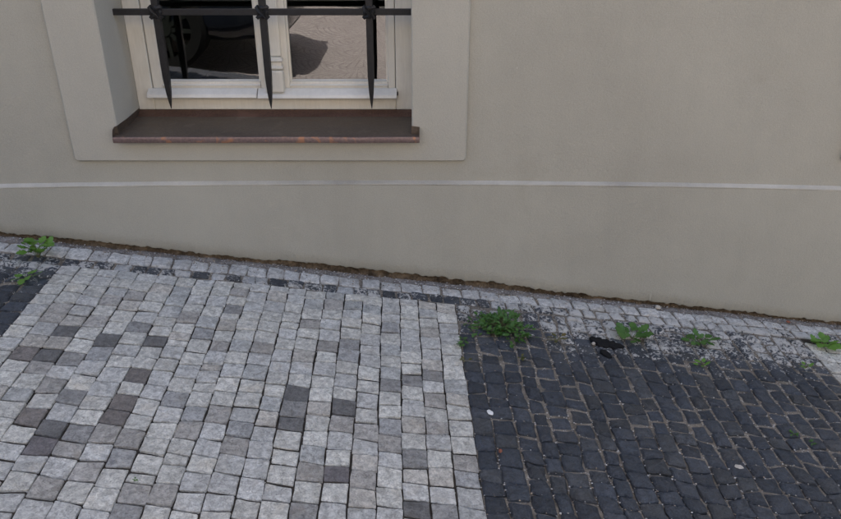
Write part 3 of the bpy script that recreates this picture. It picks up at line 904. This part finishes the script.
    for bx in (-0.9035, -0.5395, -0.1755):
        bx += d; m = MB()
        tip = 0.630 + rnd.uniform(-0.002, 0.002); lean = rnd.uniform(-0.003, 0.003)
        st = [(WZ1, hw), (0.79, hw), (0.745, hw*0.97), (0.69, hw*0.72), (0.655, hw*0.42), (tip, hw*0.10)]
        for (z, r) in st:
            o_ = lean*(z-0.97)
            m.v += [(bx-r+o_, GY-r, z), (bx+r+o_, GY-r, z), (bx+r+o_, GY+r, z), (bx-r+o_, GY+r, z)]
        m.f = [(4*k+i, 4*k+(i+1) % 4, 4*k+4+(i+1) % 4, 4*k+4+i) for k in range(len(st)-1) for i in range(4)] + [(0,1,2,3), (20,21,22,23)]
        m.build('vertical_bar', M['iron'], gr, bevel=0.0022)
    for hz in (0.9655, 1.52):
        m = MB(); m.box(WX0+d-0.02, WX1+d+0.02, GY-0.0085, GY+0.0085, hz-0.0105, hz+0.0105); m.build('horizontal_bar', M['iron'], gr, bevel=0.002)
        for bx in (-0.9035, -0.5395, -0.1755):
            bx += d
            m = MB()       # swollen eye the bar passes through
            e = 0.0215
            for (yy, k) in ((GY-0.0155, 0.72), (GY-0.010, 1.0), (GY+0.010, 1.0), (GY+0.0155, 0.72)):
                m.v += [(bx+e*k*math.cos(R(a)), yy, hz+e*k*1.15*math.sin(R(a))) for a in range(0, 360, 45)]
            m.f = [(8*k+i, 8*k+(i+1) % 8, 8*k+8+(i+1) % 8, 8*k+8+i) for k in range(3) for i in range(8)] + [tuple(range(8)), tuple(range(24, 32))]
            kn = m.build('knot', M['iron'], gr, bevel=0.0015)
            for sg, off in ((1, 0.0), (-1, 0.003)):
                c_, s_ = math.cos(R(45*sg)), math.sin(R(45*sg)); wbd = MB(); L, T = 0.0285, 0.0062
                yb0, yb1 = GY-0.0215-off, GY-0.0140
                P4 = [(-L, -T), (L, -T), (L, T), (-L, T)]
                vv = [(bx + a*c_ - b_*s_, yb0 + (0.006 if abs(a) == L else 0), hz + a*s_ + b_*c_) for a, b_ in P4]
                P6 = [(-L, -T), (-L*0.45, -T), (L*0.45, -T), (L, -T), (L, T), (L*0.45, T), (-L*0.45, T), (-L, T)]
                fv = [(bx + a*c_ - b_*s_, yb0 + (0.007 if abs(a) > L*0.9 else 0), hz + a*s_ + b_*c_) for a, b_ in P6]
                bv = [(x_, yb1+0.012, z_) for (x_, y_, z_) in fv]
                wbd.v = fv + bv
                wbd.f = [tuple(range(8)), tuple(range(8, 16))] + [(i, (i+1) % 8, 8+(i+1) % 8, 8+i) for i in range(8)]
                wbd.build('wrap', M['iron'], kn, bevel=0.0012)
    # ---- dark room behind the glass
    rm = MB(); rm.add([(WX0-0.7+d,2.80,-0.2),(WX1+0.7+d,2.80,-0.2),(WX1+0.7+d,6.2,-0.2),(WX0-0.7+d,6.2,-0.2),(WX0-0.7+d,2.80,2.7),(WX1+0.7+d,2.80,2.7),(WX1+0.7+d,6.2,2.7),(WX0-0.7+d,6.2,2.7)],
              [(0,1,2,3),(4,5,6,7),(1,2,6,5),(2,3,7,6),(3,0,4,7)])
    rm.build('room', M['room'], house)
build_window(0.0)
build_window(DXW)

# ------------------------------------------------------------------ across the street: only seen mirrored in the panes
M['far_wall'] = plaster('sunny_ochre_plaster', (0.56, 0.50, 0.41))
M['far_base'] = simple('dark_stone_base', (0.11, 0.105, 0.10), 0.85, 0, 0.25, 12.0, 0.004)
FY = -4.35
opp = empty('house', (0, FY, 0))
tag(opp, 'ochre house across the street, its dark base mirrored in the panes', 'house')
m = MB(); holes = [(-6.2, -5.2), (-3.6, -2.6), (-1.0, 0.0), (1.6, 2.6), (4.2, 5.2)]
m2 = MB()
hx = [-9] + [e for h_ in holes for e in h_] + [9]; hz_ = [0.75, 1.5, 3.1, 6.0]
for i in range(len(hx)-1):
    for j in range(3):
        if i % 2 == 1 and j == 1: continue
        m.add([(hx[i], FY, hz_[j]), (hx[i+1], FY, hz_[j]), (hx[i+1], FY, hz_[j+1]), (hx[i], FY, hz_[j+1])], [(0,1,2,3)])
m.add([(-9,FY,-1.4),(9,FY,-1.4),(9,FY-6,-1.4),(-9,FY-6,-1.4),(-9,FY,6.0),(9,FY,6.0),(9,FY-6,6.0),(-9,FY-6,6.0)], [(1,2,6,5),(2,3,7,6),(3,0,4,7),(4,5,6,7)])
m.build('wall', M['far_wall'], opp)
m = MB(); m.box(-9, 9, FY-0.05, FY+0.06, -1.4, 0.75); m.build('plinth', M['far_base'], opp, bevel=0.02)
m = MB(); m.prism_x([(FY+0.25, 6.02), (FY-6.2, 6.02), (FY-3, 7.9)], -9.1, 9.1); m.build('roof', M['tile'], opp)
for (a, b) in holes:
    wo_ = empty('window', ((a+b)/2, FY, 1.5), opp)
    m = MB(); m.box(a+0.05, b-0.05, FY-0.16, FY-0.155, 1.55, 3.05); m.build('pane', M['glass'], wo_)
    m = MB()
    m.box(a, a+0.06, FY-0.18, FY-0.10, 1.5, 3.1); m.box(b-0.06, b, FY-0.18, FY-0.10, 1.5, 3.1)
    m.box((a+b)/2-0.04, (a+b)/2+0.04, FY-0.178, FY-0.095, 1.5, 3.1); m.box(a+0.061, b-0.061, FY-0.176, FY-0.105, 1.5, 1.56); m.box(a+0.061, b-0.061, FY-0.176, FY-0.105, 3.04, 3.1)
    m.build('frame', M['paint'], wo_)
    m = MB(); m.box(a-0.06, b+0.06, FY-0.2, FY+0.07, 1.44, 1.499); m.build('sill', M['far_base'], wo_, bevel=0.008)
    m = MB(); m.add([(a,FY,1.5),(b,FY,1.5),(b,FY-1,1.5),(a,FY-1,1.5),(a,FY,3.1),(b,FY,3.1),(b,FY-1,3.1),(a,FY-1,3.1)], [(0,1,2,3),(4,5,6,7),(1,2,6,5),(2,3,7,6),(3,0,4,7)])
    m.build('recess', M['room'], wo_)

# parked dark car
M['car_paint'] = simple('dark_car_paint', (0.012, 0.015, 0.022), 0.16, 0.0, 0.05, 3.0, 0.0)
M['car_glass'] = simple('tinted_car_glass', (0.01, 0.012, 0.013), 0.06, 0.0, 0.02, 3.0, 0.0)
M['tyre'] = simple('tyre_rubber', (0.008, 0.008, 0.008), 0.9, 0, 0.2, 50.0, spec=0.15)
M['rim'] = simple('alloy_rim', (0.010, 0.012, 0.010), 0.7, 0.0, 0.05, 20.0, 0.0, spec=0.2)
M['red_lamp'] = simple('red_lamp_lens', (0.45, 0.012, 0.012), 0.15, 0, 0.05, 20.0, 0.0)
M['white_lamp'] = simple('clear_lamp_lens', (0.7, 0.7, 0.68), 0.12, 0, 0.05, 20.0, 0.0)
M['plate'] = simple('white_plate', (0.75, 0.75, 0.74), 0.4, 0, 0.03, 20.0, 0.0)
M['trim'] = simple('black_plastic_trim', (0.02, 0.02, 0.02), 0.6, 0, 0.1, 40.0)
car = empty('parked_car', (-3.14, -0.95, G(-3.14) - 0.108))
car.rotation_euler.y = math.atan(SL)
tag(car, 'dark parked car across the street, mirrored in the window panes', 'car')
def cbuild(mb, name, mat, parent=None, **kw):
    o = mb.build(name, mat, None, **kw); o.parent = parent or car; return o
def loft(stations, rnd_top=0.5):
    mb = MB(); n = 20
    for (x, hw, zb, zt, ex) in stations:
        cz, hz2 = (zb+zt)/2, (zt-zb)/2
        for k in range(n):
            a = 2*math.pi*(k+0.5)/n; c_, s_ = math.cos(a), math.sin(a)
            mb.v.append((x, hw*math.copysign(abs(c_)**ex, c_), cz + hz2*math.copysign(abs(s_)**ex, s_)))
    mb.f = [(i*n+k, i*n+(k+1) % n, (i+1)*n+(k+1) % n, (i+1)*n+k) for i in range(len(stations)-1) for k in range(n)]
    mb.f += [tuple(range(n)), tuple(range((len(stations)-1)*n, len(stations)*n))]
    return mb
body = cbuild(loft([(-2.08, 0.55, 0.30, 0.58, 0.45), (-2.02, 0.72, 0.24, 0.66, 0.4), (-1.8, 0.83, 0.20, 0.76, 0.38), (-1.2, 0.87, 0.18, 0.88, 0.35), (-0.6, 0.88, 0.18, 0.93, 0.33), (0.6, 0.88, 0.18, 0.95, 0.33), (1.3, 0.87, 0.18, 0.97, 0.35), (1.75, 0.85, 0.22, 0.98, 0.38), (1.98, 0.76, 0.27, 0.95, 0.42), (2.08, 0.60, 0.33, 0.80, 0.5)]), 'body', M['car_paint'], smooth=50)
cbuild(loft([(-0.95, 0.70, 0.90, 0.93, 0.4), (-0.35, 0.66, 0.90, 1.30, 0.42), (0.1, 0.64, 0.90, 1.42, 0.42), (0.9, 0.63, 0.90, 1.43, 0.42), (1.5, 0.62, 0.92, 1.34, 0.42), (1.9, 0.62, 0.90, 0.99, 0.45)]), 'cabin_glass', M['car_glass'], smooth=50)
cbuild(loft([(-0.30, 0.60, 1.28, 1.33, 0.5), (0.1, 0.62, 1.36, 1.455, 0.5), (0.9, 0.61, 1.37, 1.465, 0.5), (1.48, 0.58, 1.30, 1.365, 0.5)]), 'roof', M['car_paint'], smooth=50)
for sx in (-1.28, 1.24):
    for sy in (-1, 1):
        wh = empty('wheel', (0, 0, 0)); wh.parent = car; wh.location = (sx, sy*0.80, 0.31)
        t_ = MB(); n = 28
        pr = [(-0.09, 0.20), (-0.095, 0.28), (-0.07, 0.31), (0.07, 0.31), (0.095, 0.28), (0.09, 0.20)]
        for (yy, r) in pr:
            t_.v += [(r*math.cos(2*math.pi*k/n), yy, r*math.sin(2*math.pi*k/n)) for k in range(n)]
        t_.f = [(i*n+k, i*n+(k+1) % n, (i+1)*n+(k+1) % n, (i+1)*n+k) for i in range(len(pr)-1) for k in range(n)]
        cbuild(t_, 'tyre', M['tyre'], wh, smooth=40)
        rm = MB()
        for k in range(10):
            a = 2*math.pi*k/10; c_, s_ = math.cos(a), math.sin(a); y_ = sy*0.085
            rm.add([(0.04*c_-0.018*s_, y_, 0.04*s_+0.018*c_), (0.2*c_-0.012*s_, y_, 0.2*s_+0.012*c_), (0.2*c_+0.012*s_, y_, 0.2*s_-0.012*c_), (0.04*c_+0.018*s_, y_, 0.04*s_-0.018*c_),
                    (0.04*c_-0.018*s_, y_-sy*0.03, 0.04*s_+0.018*c_), (0.2*c_-0.012*s_, y_-sy*0.03, 0.2*s_+0.012*c_), (0.2*c_+0.012*s_, y_-sy*0.03, 0.2*s_-0.012*c_), (0.04*c_+0.018*s_, y_-sy*0.03, 0.04*s_-0.018*c_)],
                   [(0,1,2,3), (0,1,5,4), (2,3,7,6), (1,2,6,5), (3,0,4,7)])
        rm.v += []; o0 = len(rm.v)
        for k in range(16): rm.v.append((0.055*math.cos(2*math.pi*k/16), sy*0.092, 0.055*math.sin(2*math.pi*k/16)))
        rm.f.append(tuple(range(o0, o0+16)))
        cbuild(rm, 'rim', M['rim'], wh)
for sy in (-1, 1):
    m = MB(); m.box(1.86, 2.035, sy*0.70-0.075, sy*0.70+0.075, 0.66, 0.84); cbuild(m, 'tail_light', M['red_lamp'], bevel=0.03)
    m = MB(); m.box(-2.03, -1.86, sy*0.60-0.12, sy*0.60+0.12, 0.56, 0.67); cbuild(m, 'headlight', M['white_lamp'], bevel=0.03)
    m = MB(); m.box(-0.62, -0.45, sy*0.93-0.07, sy*0.93+0.07, 0.93, 1.05); cbuild(m, 'wing_mirror', M['trim'], bevel=0.03)
m = MB(); m.box(2.07, 2.085, -0.25, 0.25, 0.50, 0.61); cbuild(m, 'number_plate', M['plate'], bevel=0.004)
m = MB(); m.box(1.90, 2.06, -0.72, 0.72, 0.28, 0.36); cbuild(m, 'rear_bumper_trim', M['trim'], bevel=0.02)

# ------------------------------------------------------------------ weeds
def leaf_outline(kind):
    if kind == 'lobed':
        return [(0.0, 0.02), (0.12, 0.20), (0.30, 0.36), (0.40, 0.26), (0.55, 0.44), (0.68, 0.27), (0.84, 0.24), (1.0, 0.0)]
    if kind == 'oval':
        return [(0.0, 0.02), (0.12, 0.15), (0.35, 0.31), (0.6, 0.30), (0.82, 0.17), (1.0, 0.0)]
    return [(0.0, 0.02), (0.25, 0.07), (0.6, 0.07), (1.0, 0.0)]
def leaf_verts(kind, curl, fold, wave):
    o = leaf_outline(kind); V = []; F = []
    for i, (t, w_) in enumerate(o):
        z = curl*t*t
        V += [(t, -w_, z + fold*w_ + wave*math.sin(7*t+1)), (t, 0, z), (t, w_, z + fold*w_ + wave*math.cos(6*t))]
    for i in range(len(o)-1):
        a = 3*i; F += [(a, a+3, a+4, a+1), (a+1, a+4, a+5, a+2)]
    return V, F
LEAF_ME = {}
def leaf_mesh(kind, mat, var):
    key = (kind, mat, var)
    if key not in LEAF_ME:
        r_ = random.Random(hash(kind) % 7 + var*13)
        V, F = leaf_verts(kind, [-0.25, -0.1, 0.12][var], [0.18, 0.32, 0.10][var], 0.04)
        me = bpy.data.meshes.new('leaf'); me.from_pydata(V, [], F); me.materials.append(M[mat])
        me.polygons.foreach_set('use_smooth', [True]*len(me.polygons))
        LEAF_ME[key] = me
    return LEAF_ME[key]
def plant(name, u, v, spread, height, nst, leaf, kind, mat, label, up=0.5, seed=1, lv=2, group=None):
    """leafy weed: stems fan out from the root, leaves are parts"""
    r_ = random.Random(seed)
    x, y = ground(u, v); z = G(x) + 0.001
    root = empty(name, (x, y, z)); tag(root, label, 'weed', group)
    st = MB()
    for k in range(nst):
        a = 2*math.pi*(k + r_.uniform(-0.3, 0.3))/nst
        rr = spread*r_.uniform(0.35, 1.0); hh = height*(1.15 - 0.7*rr/spread)*r_.uniform(0.7, 1.1)
        end = Vector((rr*math.cos(a), rr*math.sin(a)*0.8, max(0.006, hh)))
        mid = Vector((end.x*0.45, end.y*0.45, end.z*0.75))
        st.tube([(0, 0, -0.004), tuple(mid), tuple(end)], [0.0011, 0.0009, 0.0006], 5)
        for q in range(lv):
            p = end if q == 0 else mid.lerp(end, r_.uniform(0.0, 0.6))
            L = leaf*r_.uniform(0.75, 1.2)*(1.0 if q == 0 else 0.7)
            az = a + (r_.uniform(-0.4, 0.4) if q == 0 else r_.choice([-1, 1])*r_.uniform(0.7, 1.3))
            o = bpy.data.objects.new('leaf', leaf_mesh(kind, mat, r_.randrange(3)))
            COL.objects.link(o); o.parent = root
            o.location = p; o.scale = (L, L, L)
            o.rotation_euler = (r_.uniform(-0.35, 0.35), r_.uniform(-0.45, 0.15) + (-0.35*up), az)
    so = st.build('stem', M['stem'], None); so.parent = root
    return root
def clump(name, u, v, sx, sy, h, n, leaf, kind, mat, label, seed=1, group=None):
    """low weed with leaves too small to pick apart"""
    r_ = random.Random(seed)
    x, y = ground(u, v); root = empty(name, (x, y, G(x)+0.001)); tag(root, label, 'weed', group)
    mb = MB(); st = MB()
    for k in range(n):
        a = r_.uniform(0, 6.283); rr = math.sqrt(r_.random())*(1.0 if r_.random() < 0.80 else 1.35)
        lob = 1 + 0.26*math.sin(3*a+seed) + 0.20*math.sin(5*a+2) + 0.12*math.sin(9*a)
        px_, py_ = sx*rr*lob*math.cos(a), sy*rr*lob*math.sin(a)
        pz = h*(1-0.8*min(1, rr)**1.6)*r_.uniform(0.35, 1.05) + 0.004 - SL*px_*0.8
        V, F = leaf_verts(kind, r_.uniform(-0.4, 0.1), r_.uniform(0.1, 0.4), 0.05)
        L = leaf*r_.uniform(0.65, 1.3)
        mt = Matrix.Translation((px_, py_, pz)) @ Matrix.Rotation(a + r_.uniform(-1.2, 1.2), 4, 'Z') @ Matrix.Rotation(r_.uniform(-0.9, 0.25), 4, 'Y') @ Matrix.Rotation(r_.uniform(-0.5, 0.5), 4, 'X') @ Matrix.Scale(L, 4)
        mb.add([tuple(mt @ Vector(p)) for p in V], F)
        if k % 4 == 0:
            st.tube([(px_*0.1, py_*0.1, -0.003), (px_*0.6, py_*0.6, pz*0.8), (px_, py_, pz)], [0.0010, 0.0008, 0.0005], 4)
    fo = mb.build('foliage', M[mat], None, smooth=180); fo.parent = root; fo['kind'] = 'stuff'
    so = st.build('stem', M['stem'], None); so.parent = root
    return root
GW = 'weeds growing in the pavement joints'
plant('leafy_weed', 39, 258, 0.036, 0.085, 13, 0.040, 'lobed', 'leaf_bright', 'tall bright green weed at the wall above the left dark cobbles', 0.9, 3, 2, GW)
plant('leafy_weed', 27, 280, 0.026, 0.022, 8, 0.031, 'lobed', 'leaf_bright', 'small bright weed flat on the dark cobbles at far left', 0.3, 5, 1, GW)
clump('dense_weed', 501, 328, 0.088, 0.082, 0.024, 430, 0.0165, 'oval', 'leaf', 'large dense green weed clump at the corner of the pale panel', 4, GW)
clump('sprig_weed', 463, 345, 0.012, 0.024, 0.018, 16, 0.016, 'oval', 'leaf', 'small upright sprig on the edge between pale and dark cobbles', 8, GW)
plant('leafy_weed', 556, 341, 0.032, 0.016, 7, 0.020, 'oval', 'leaf_dry', 'wilting brownish green weed right of the dense clump', 0.2, 9, 1, GW)
plant('leafy_weed', 632, 338, 0.050, 0.032, 10, 0.044, 'lobed', 'leaf', 'broad leaved green weed beside the black cobble gap', 0.3, 12, 2, GW)
plant('leafy_weed', 700, 343, 0.038, 0.020, 8, 0.035, 'lobed', 'leaf', 'green rosette weed with a smaller sprout below it', 0.3, 14, 2, GW)
plant('leafy_weed', 702, 366, 0.014, 0.012, 6, 0.021, 'oval', 'leaf_bright', 'tiny bright sprout on dark cobbles below the rosette weed', 0.6, 16, 1, GW)
plant('leafy_weed', 823, 347, 0.028, 0.030, 8, 0.038, 'lobed', 'leaf_bright', 'bright upright weed beside the next pale panel at far right', 0.7, 18, 2, GW)
plant('leafy_weed', 806, 368, 0.015, 0.012, 6, 0.015, 'oval', 'leaf_bright', 'tiny sprout on dark cobbles left of the next pale panel', 0.5, 20, 1, GW)
clump('moss_tuft', 521, 359, 0.007, 0.014, 0.008, 14, 0.010, 'oval', 'leaf_dry', 'thin yellowish sprig in a joint below the dense clump', 21, GW)
clump('moss_tuft', 793, 436, 0.010, 0.008, 0.006, 14, 0.009, 'oval', 'leaf', 'small moss tuft in a sandy joint at the lower right', 22, GW)
clump('moss_tuft', 812, 444, 0.006, 0.006, 0.004, 8, 0.008, 'oval', 'leaf', 'tiniest moss tuft, right of the lower right moss tuft', 23, GW)
clump('moss_tuft', 135, 481, 0.004, 0.004, 0.003, 7, 0.006, 'oval', 'leaf', 'tiny moss tuft between pale cobbles at lower left', 24, GW)
clump('moss_tuft', 466, 362, 0.012, 0.004, 0.006, 10, 0.009, 'oval', 'leaf_dry', 'thin grass line in the joint beside the pale panel edge', 25, GW)

# ------------------------------------------------------------------ litter
def blob(name, u, v, rx, ry, h, mat, label, cat, seed, n=14, lift=0.001, ang=0.0, sink=0.0):
    r_ = random.Random(seed); x, y = ground(u, v); mb = MB()
    for (k, zz) in ((1.0, -sink), (1.0, h*0.55), (0.72, h), ):
        for i in range(n):
            a = 2*math.pi*i/n; q = (1 + 0.16*math.sin(2*a+seed) + 0.10*math.sin(5*a+seed*2))*k
            dx_, dy_ = rx*q*math.cos(a), ry*q*math.sin(a)
            ex, ey = dx_*math.cos(ang)-dy_*math.sin(ang), dx_*math.sin(ang)+dy_*math.cos(ang)
            mb.v.append((ex, ey, zz - SL*ex))
    mb.f = [(r*n+i, r*n+(i+1) % n, (r+1)*n+(i+1) % n, (r+1)*n+i) for r in range(2) for i in range(n)] + [tuple(range(2*n, 3*n)), tuple(range(n))[::-1]]
    o = mb.build(name, mat, None, smooth=50); o.location = (x, y, G(x) + unevenness(x, y) + lift)
    return tag(o, label, cat)
M['gum'] = simple('white_gum', (0.72, 0.72, 0.70), 0.5, 0, 0.06, 60.0)
M['brick_chip'] = simple('brick_red', (0.24, 0.085, 0.05), 0.85, 0, 0.15, 80.0)
M['pale_pebble'] = simple('pale_pebble', (0.46, 0.42, 0.36), 0.85, 0, 0.15, 80.0, 0.002)
M['gap_shade'] = simple('gap_shade_black', (0.010, 0.010, 0.011), 0.8, 0, 0.5, 60.0, 0.010, spec=0.2)  # near-black colour stands for the shade inside a missing cobble's hole
blob('chewing_gum', 490, 413, 0.0095, 0.0115, 0.003, M['gum'], 'flat white blob stuck on a dark cobble near the pale panel', 'gum', 3, lift=0.002)
blob('brick_chip', 500.5, 450.5, 0.006, 0.006, 0.006, M['brick_chip'], 'small red brick chip in a joint of the dark cobbles', 'chip', 5, lift=-0.002)
blob('lime_spot', 739, 467, 0.011, 0.010, 0.0012, M['pale_pebble'], 'pale lime spot on a dark cobble at the lower right', 'spot', 8, lift=0.002)
blob('pebble', 658, 308, 0.013, 0.010, 0.008, M['pale_pebble'], 'pale pebble lying at the wall foot above the broad leaved weed', 'pebble', 11, n=9)
blob('pebble', 593.5, 344, 0.006, 0.006, 0.006, M['pale_pebble'], 'small round tan pebble at the left end of the black cobble gap', 'pebble', 13, n=9)
blob('pebble', 788, 322.5, 0.007, 0.006, 0.006, M['brick_chip'], 'small reddish pebble at the wall foot on the right', 'pebble', 15, n=9)
def slab(name, pix, h, mat, label, cat):
    P = [ground(*p) for p in pix]; n = len(P); mb = MB()
    cx = sum(p[0] for p in P)/n; cy = sum(p[1] for p in P)/n
    for (k, zz) in ((1.0, -0.012), (1.0, h*0.5), (0.94, h)):
        for (x, y) in P:
            xx, yy = cx+(x-cx)*k, cy+(y-cy)*k
            mb.v.append((xx, yy, G(xx) + unevenness(xx, yy) + zz + 0.001*nz(xx*40, yy*40)))
    mb.f = [(r*n+i, r*n+(i+1) % n, (r+1)*n+(i+1) % n, (r+1)*n+i) for r in range(2) for i in range(n)] + [tuple(range(2*n, 3*n)), tuple(range(n))[::-1]]
    return tag(mb.build(name, mat, None, smooth=50, loc=(cx, cy, G(cx))), label, cat)
slab('gap_shade_slab', [(589, 338), (592, 336.8), (595, 338.4), (599, 338), (602, 340), (607, 340.2), (610, 342.2), (614, 342), (617, 344.4), (621, 344.8), (624.5, 347.5), (623, 349.2), (618.5, 348.2), (615, 349.4), (610, 347.6), (606, 348.4), (602, 346.8), (598.5, 347), (596.5, 343.6), (592, 341.6)], 0.0062, M['gap_shade'], 'black slab standing for the shade in a gap of the dark cobbles', 'patch')  # flat slab painted black as the darkness of the open gap
slab('gap_shade_slab', [(600, 350.5), (605, 351), (609, 354), (612, 358), (609, 358.8), (604, 356.5), (600.5, 353.5)], 0.0062, M['gap_shade'], 'smaller black slab just below the shaded cobble gap', 'patch')
blob('paper_scrap', 608.5, 345.5, 0.0015, 0.0035, 0.001, M['gum'], 'tiny white scrap lying on the black slab in the cobble gap', 'scrap', 17, n=8, lift=0.004)

# ------------------------------------------------------------------ the photographer, mirrored at the edge of the right pane
M['coat'] = simple('dark_coat', (0.022, 0.022, 0.026), 0.9, 0, 0.2, 60.0)
M['trousers'] = simple('dark_trousers', (0.03, 0.032, 0.04), 0.9, 0, 0.2, 60.0)
M['skin'] = simple('skin', (0.42, 0.26, 0.19), 0.6, 0, 0.08, 40.0)
M['hair'] = simple('brown_hair', (0.05, 0.03, 0.02), 0.6, 0, 0.3, 90.0)
def skinned(name, pts, edges, mat, parent, root=0, sub=2):
    me = bpy.data.meshes.new(name); me.from_pydata([p[:3] for p in pts], edges, [])
    o = bpy.data.objects.new(name, me); COL.objects.link(o); o.parent = parent
    m = o.modifiers.new('skin', 'SKIN'); m.use_smooth_shade = True
    sv = me.skin_vertices[0].data if me.skin_vertices else None
    if sv is None:
        bm = bmesh.new(); bm.from_mesh(me); bm.verts.layers.skin.verify(); bm.to_mesh(me); bm.free(); sv = me.skin_vertices[0].data
    for i, p in enumerate(pts): sv[i].radius = (p[3], p[4] if len(p) > 4 else p[3])
    sv[root].use_root = True
    d = o.modifiers.new('subsurf', 'SUBSURF'); d.levels = sub; d.render_levels = sub
    me.materials.append(mat); return o
person = empty('person', (-0.07, -0.42, -0.108))
tag(person, 'person in a dark coat photographing, mirrored at the right pane edge', 'person')
P_ = [(0,0,0.90,0.15,0.12), (0,-0.01,1.10,0.15,0.11), (0,-0.01,1.30,0.17,0.12), (0,0,1.43,0.075,0.075), (0,0.015,1.50,0.055,0.055), (0,0.03,1.57,0.075,0.085), (0,0.03,1.64,0.078,0.09), (0,0.025,1.71,0.055,0.06),
      (-0.19,0,1.36,0.062), (-0.26,0.04,1.12,0.05), (-0.10,0.26,1.34,0.033), (-0.075,0.31,1.40,0.028),
      (0.19,0,1.36,0.062), (0.26,0.04,1.12,0.05), (0.10,0.26,1.34,0.033), (0.075,0.31,1.40,0.028),
      (-0.10,0,0.82,0.095), (-0.11,0.02,0.48,0.062), (-0.12,0,0.09,0.042), (-0.13,0.13,0.035,0.034),
      (0.10,0,0.82,0.095), (0.11,0.02,0.48,0.062), (0.12,0,0.09,0.042), (0.13,0.13,0.035,0.034)]
E_ = [(0,1),(1,2),(2,3),(3,4),(4,5),(5,6),(6,7),(2,8),(8,9),(9,10),(10,11),(2,12),(12,13),(13,14),(14,15),(0,16),(16,17),(17,18),(18,19),(0,20),(20,21),(21,22),(22,23)]
skinned('body', P_, E_, M['skin'], person)
C_ = [(0,0,0.72,0.185,0.15), (0,0,0.95,0.175,0.14), (0,-0.01,1.15,0.172,0.13), (0,-0.01,1.32,0.185,0.135), (0,0,1.43,0.085,0.085), (-0.20,0,1.36,0.078), (-0.275,0.04,1.12,0.064), (-0.115,0.24,1.325,0.046), (0.20,0,1.36,0.078), (0.275,0.04,1.12,0.064), (0.115,0.24,1.325,0.046)]
skinned('coat', C_, [(0,1),(1,2),(2,3),(3,4),(3,5),(5,6),(6,7),(3,8),(8,9),(9,10)], M['coat'], person)
T_ = [(0,0,0.90,0.155,0.125), (-0.10,0,0.82,0.105), (-0.11,0.02,0.48,0.075), (-0.12,0,0.10,0.06), (0.10,0,0.82,0.105), (0.11,0.02,0.48,0.075), (0.12,0,0.10,0.06)]
skinned('trousers', T_, [(0,1),(1,2),(2,3),(0,4),(4,5),(5,6)], M['trousers'], person)
skinned('hair', [(0,0.0,1.58,0.078,0.07), (0,0.005,1.66,0.086,0.088), (0,0.015,1.735,0.055,0.06)], [(0,1),(1,2)], M['hair'], person)
for sg in (-1, 1):
    skinned('shoe', [(sg*0.12,-0.03,0.045,0.045), (sg*0.125,0.06,0.042,0.043), (sg*0.132,0.16,0.032,0.034)], [(0,1),(1,2)], M['trim'], person)
    for f in range(4):
        zf = 1.425 - 0.018*f
        skinned('finger', [(sg*0.075,0.31,zf,0.009), (sg*0.066,0.345,zf+0.002,0.0085), (sg*0.046,0.36,zf,0.0075), (sg*0.030,0.352,zf,0.007)], [(0,1),(1,2),(2,3)], M['skin'], person, sub=1)
    skinned('thumb', [(sg*0.07,0.30,1.385,0.0105), (sg*0.045,0.305,1.372,0.009), (sg*0.026,0.31,1.375,0.008)], [(0,1),(1,2)], M['skin'], person, sub=1)
